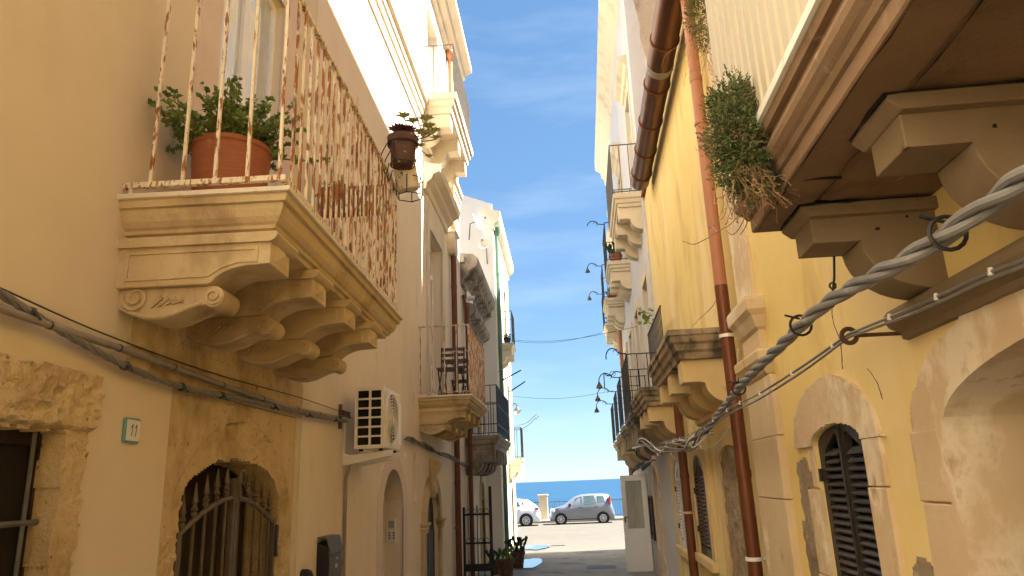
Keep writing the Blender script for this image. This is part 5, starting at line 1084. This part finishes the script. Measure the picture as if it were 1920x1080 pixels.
for k, (x, y, Y, lb) in enumerate(((1203, 868, 14.2, 'nearest small spotlight under the lower right balconies'), (1192, 868, 15.8, 'middle small spotlight under the lower right balconies'), (1182, 876, 17.6, 'farthest small spotlight under the lower right balconies'))):
    c = rloc(px_at(x+14, y, Y)); c = (c[0], .12, c[2]); t = Thing('spotlight', lb, 'spotlight', 'R', c, 'spotlights under the balconies')
    b = t.mb(); b.tube([(c[0], .12, c[2]), (c[0]-.02, .30, c[2]-.10)], [.03, .06], 10); t.part('shade', b, 'iron_grey', smooth=True)
    b = t.mb(); b.tube([(c[0], -.01, c[2]+.04), (c[0], .08, c[2]+.05), (c[0], .12, c[2])], .012, 6); t.part('arm', b, 'iron_grey')

# ------------------------------------------------------------------ promenade fence, pillar, cars
zk = gz(43.4)+.11
t = Thing('fence', 'thin iron fence along the promenade in front of the sea', 'fence', 'W', (0, 45.0, zk))
for z in (.12, .98):
    b = t.mb(); b.box(-9, 9, 44.985, 45.015, zk+z, zk+z+.035); t.part('rail', b, 'iron_grey')
kb = MB(); kb.box(-.011, .011, -.011, .011, .05, 1.06); kb = kb.mesh('bar', 'iron_grey')
for i in range(125):
    x = -9+i*.145
    if not -1.75 < x < -1.1: t.put(kb, 'bar', (x, 45.0, zk))
t = Thing('pillar', 'cream painted square pillar in the promenade fence between the two cars', 'pillar', 'W', (-1.42, 45.0, zk))
b = t.mb(); b.box(-1.69, -1.15, 44.73, 45.27, zk, zk+1.36); t.part('shaft', b, 'pillar_paint', bev=.02)
b = t.mb(); b.box(-1.74, -1.10, 44.68, 45.32, zk+1.361, zk+1.46); t.part('cap', b, 'pillar_paint', bev=.02)

def car(name, label, at, rot, paint, L, Wd, st, wheels, wr, sidewin, rear_lamp, mirror_x, handles, win_mat, front_lamp=None):
    t = Thing(name, label, 'car', 'W', at, rot=rot); ox, oy, oz = at
    hw = Wd/2
    def sec(x, zb, zr, wb, wr_):                                # half section from sill to roof centre
        return [(x, wb-.10, .22), (x, wb-.02, .30), (x, wb, .48), (x, wb-.005, max(.5, zb*.82)), (x, wb-.03, zb), (x, wr_, zr-.05), (x, wr_-.06, zr-.012), (x, 0, zr)]
    S = [sec(*q) for q in st]; n = len(S[0]); V = []; Fc = []
    for r in S: V += [(p[0]+ox, -p[1]+oy, p[2]+oz) for p in r]+[(p[0]+ox, p[1]+oy, p[2]+oz) for p in reversed(r[:-1])]
    m = 2*n-1
    for i in range(len(S)-1):
        for q in range(m-1): Fc.append((i*m+q, i*m+q+1, (i+1)*m+q+1, (i+1)*m+q))
        Fc.append((i*m+m-1, i*m, (i+1)*m, (i+1)*m+m-1))
    Fc += [tuple(range(m)), tuple(range((len(S)-1)*m+m-1, (len(S)-1)*m-1, -1))]
    b = t.mb(); b.add(V, Fc); bd = t.part('body', b, paint, smooth=50)
    def at_x(x, k):
        for i in range(len(S)-1):
            if S[i][0][0] <= x <= S[i+1][0][0]:
                u = (x-S[i][0][0])/(S[i+1][0][0]-S[i][0][0]); a, c = S[i][k], S[i+1][k]; return Vector(a).lerp(Vector(c), u)
    for sd in (-1, 1):
        for poly in sidewin:
            b = t.mb(); P = []
            for x, u in poly:
                v = at_x(x, 4).lerp(at_x(x, 5), u); P.append((ox+v.x, oy+sd*(v.y+.008), oz+v.z))
            k = len(P); b.add(P+[(p[0], p[1]-sd*.02, p[2]) for p in P], [tuple(range(k)), tuple(range(2*k-1, k-1, -1))]+[(i, i+k, (i+1) % k+k, (i+1) % k) for i in range(k)]); t.part('side_window', b, win_mat)
        for hx in handles:
            v = at_x(hx, 4); b = t.mb(); b.box(ox+hx-.07, ox+hx+.07, oy+sd*(hw-.02)-.03, oy+sd*(hw-.02)+.03, oz+v.z-.13, oz+v.z-.10); t.part('door_handle', b, 'dark_plastic')
        if mirror_x:
            v = at_x(mirror_x, 4); b = t.mb(); b.box(ox+mirror_x-.05, ox+mirror_x+.09, min(oy+sd*(hw-.04), oy+sd*(hw+.13)), max(oy+sd*(hw-.04), oy+sd*(hw+.13)), oz+v.z, oz+v.z+.13); t.part('mirror', b, 'dark_plastic', bev=.03)
        for wx in wheels:
            yo = oy+sd*(hw-.09)
            b = t.mb(); b.tube([(ox+wx, oy+sd*(hw-.3), oz+wr), (ox+wx, oy+sd*(hw+.004), oz+wr)], wr+.055, 22); t.part('wheel_arch', b, 'rubber')
            b = t.mb(); b.tube([(ox+wx, oy+sd*(hw-.22), oz+wr), (ox+wx, oy+sd*(hw-.02), oz+wr), (ox+wx, oy+sd*(hw+.012), oz+wr)], [wr, wr, wr-.03], 24); wl_ = t.part('wheel', b, 'rubber', smooth=True)
            b = t.mb(); b.tube([(ox+wx, oy+sd*(hw+.008), oz+wr), (ox+wx, oy+sd*(hw+.016), oz+wr)], wr*.68, 24); t.part('rim', b, 'alloy', wl_)
            for i in range(8):
                a = i*math.pi/4; b = t.mb(); b.tube([(ox+wx+wr*.28*math.cos(a), oy+sd*(hw+.0165), oz+wr+wr*.28*math.sin(a)), (ox+wx+wr*.55*math.cos(a), oy+sd*(hw+.0165), oz+wr+wr*.55*math.sin(a))], [.02, .035], 6); t.part('rim_opening', b, 'dark_plastic', wl_)
        if rear_lamp:
            x0, x1, zA, zB = rear_lamp; b = t.mb(); b.box(ox+x0, ox+x1, oy+sd*(hw-.12)-.09, oy+sd*(hw-.12)+.09, oz+zA, oz+zB); t.part('rear_lamp', b, 'lamp_red', bev=.03)
        if front_lamp:
            x0, x1, zA, zB = front_lamp; b = t.mb(); b.box(ox+x0, ox+x1, oy+sd*(hw-.14)-.12, oy+sd*(hw-.14)+.12, oz+zA, oz+zB); t.part('head_lamp', b, 'lamp_white', bev=.03)
    return t, S
zr_ = gz(41.5)-.012
st = [(0, .50, .52, .55, .45), (.03, .62, .66, .70, .6), (.12, .74, .78, .76, .66), (.4, .86, .90, .80, .68), (.82, .94, 1.0, .81, .66), (1.15, .96, 1.25, .81, .60), (1.45, .97, 1.44, .815, .60), (1.8, .98, 1.53, .815, .61), (2.3, .99, 1.56, .815, .61), (2.9, 1.0, 1.55, .81, .60), (3.25, 1.0, 1.51, .80, .58), (3.36, .98, 1.42, .79, .56), (3.45, .88, 1.02, .77, .62), (3.54, .62, .66, .74, .62), (3.57, .46, .48, .66, .55)]
car('parked_car', 'small grey hatchback parked side-on at the promenade', (-.98, 41.6, zr_), 0, 'car_grey', 3.57, 1.63, st, (.62, 2.92), .285,
    [[(1.10, .06), (1.22, .5), (1.52, .9), (1.82, .93), (1.82, .06)], [(1.93, .06), (1.93, .93), (2.48, .93), (2.60, .06)], [(2.68, .2), (2.66, .86), (3.02, .86), (3.06, .2)]], (3.28, 3.40, .98, 1.42), 1.12, (1.70, 2.55), 'car_glass_clear', (.06, .32, .66, .82))
st = [(0, .50, .52, .6, .5), (.05, .64, .68, .76, .6), (.2, .76, .80, .84, .7), (1.0, .90, .96, .88, .7), (1.5, .94, 1.15, .89, .64), (2.0, .96, 1.38, .89, .63), (2.5, .97, 1.45, .89, .63), (3.2, 1.0, 1.43, .88, .62), (3.65, 1.02, 1.36, .87, .6), (3.95, 1.02, 1.16, .86, .64), (4.12, .98, 1.04, .84, .70), (4.24, .80, .86, .82, .7), (4.30, .56, .58, .74, .6)]
car('parked_car', 'white hatchback half hidden behind the last left house', (-5.78, 41.0, zr_), R_(3), 'car_white', 4.3, 1.78, st, (.85, 3.5), .32,
    [[(1.5, .08), (1.9, .7), (2.4, .9), (2.4, .08)], [(2.48, .08), (2.48, .9), (3.1, .88), (3.25, .12)], [(3.32, .16), (3.25, .8), (3.45, .7)]], (4.0, 4.2, .84, .97), 1.5, (2.3, 3.15), 'car_glass', (.1, .4, .62, .76))

for lb, px, py, w, h in (('iron drain grate set in the sunlit road', 1043, 1022, .62, .5), ('dark rectangular drain cover in the shaded alley floor', 1128, 1064, .7, .55)):
    v = ray(px, py); yy = 20
    for _ in range(8): yy = (gz(yy)-CAM_Z)/v.z*v.y
    c = Vector((0, 0, CAM_Z))+v*(yy/v.y); t = Thing('drain_cover', lb, 'drain cover', 'W', (c.x, yy, gz(yy)))
    b = t.mb(); b.plate(rect(c.x-w/2, c.x+w/2, yy-h/2, yy+h/2), [rect(c.x-w/2+.05, c.x+w/2-.05, yy-h/2+.05, yy+h/2-.05)], 0, .012); b.v = [(p[0], p[2], gz(yy)+.002+p[1]) for p in b.v]; t.part('frame', b, 'iron_grey')
    for i in range(6): b = t.mb(); q = yy-h/2+.05+i*(h-.1)/6; b.box(c.x-w/2+.05, c.x+w/2-.05, q+.006, q+(h-.1)/6-.006, gz(yy)-.02, gz(yy)+.009); t.part('bar', b, 'iron_grey')
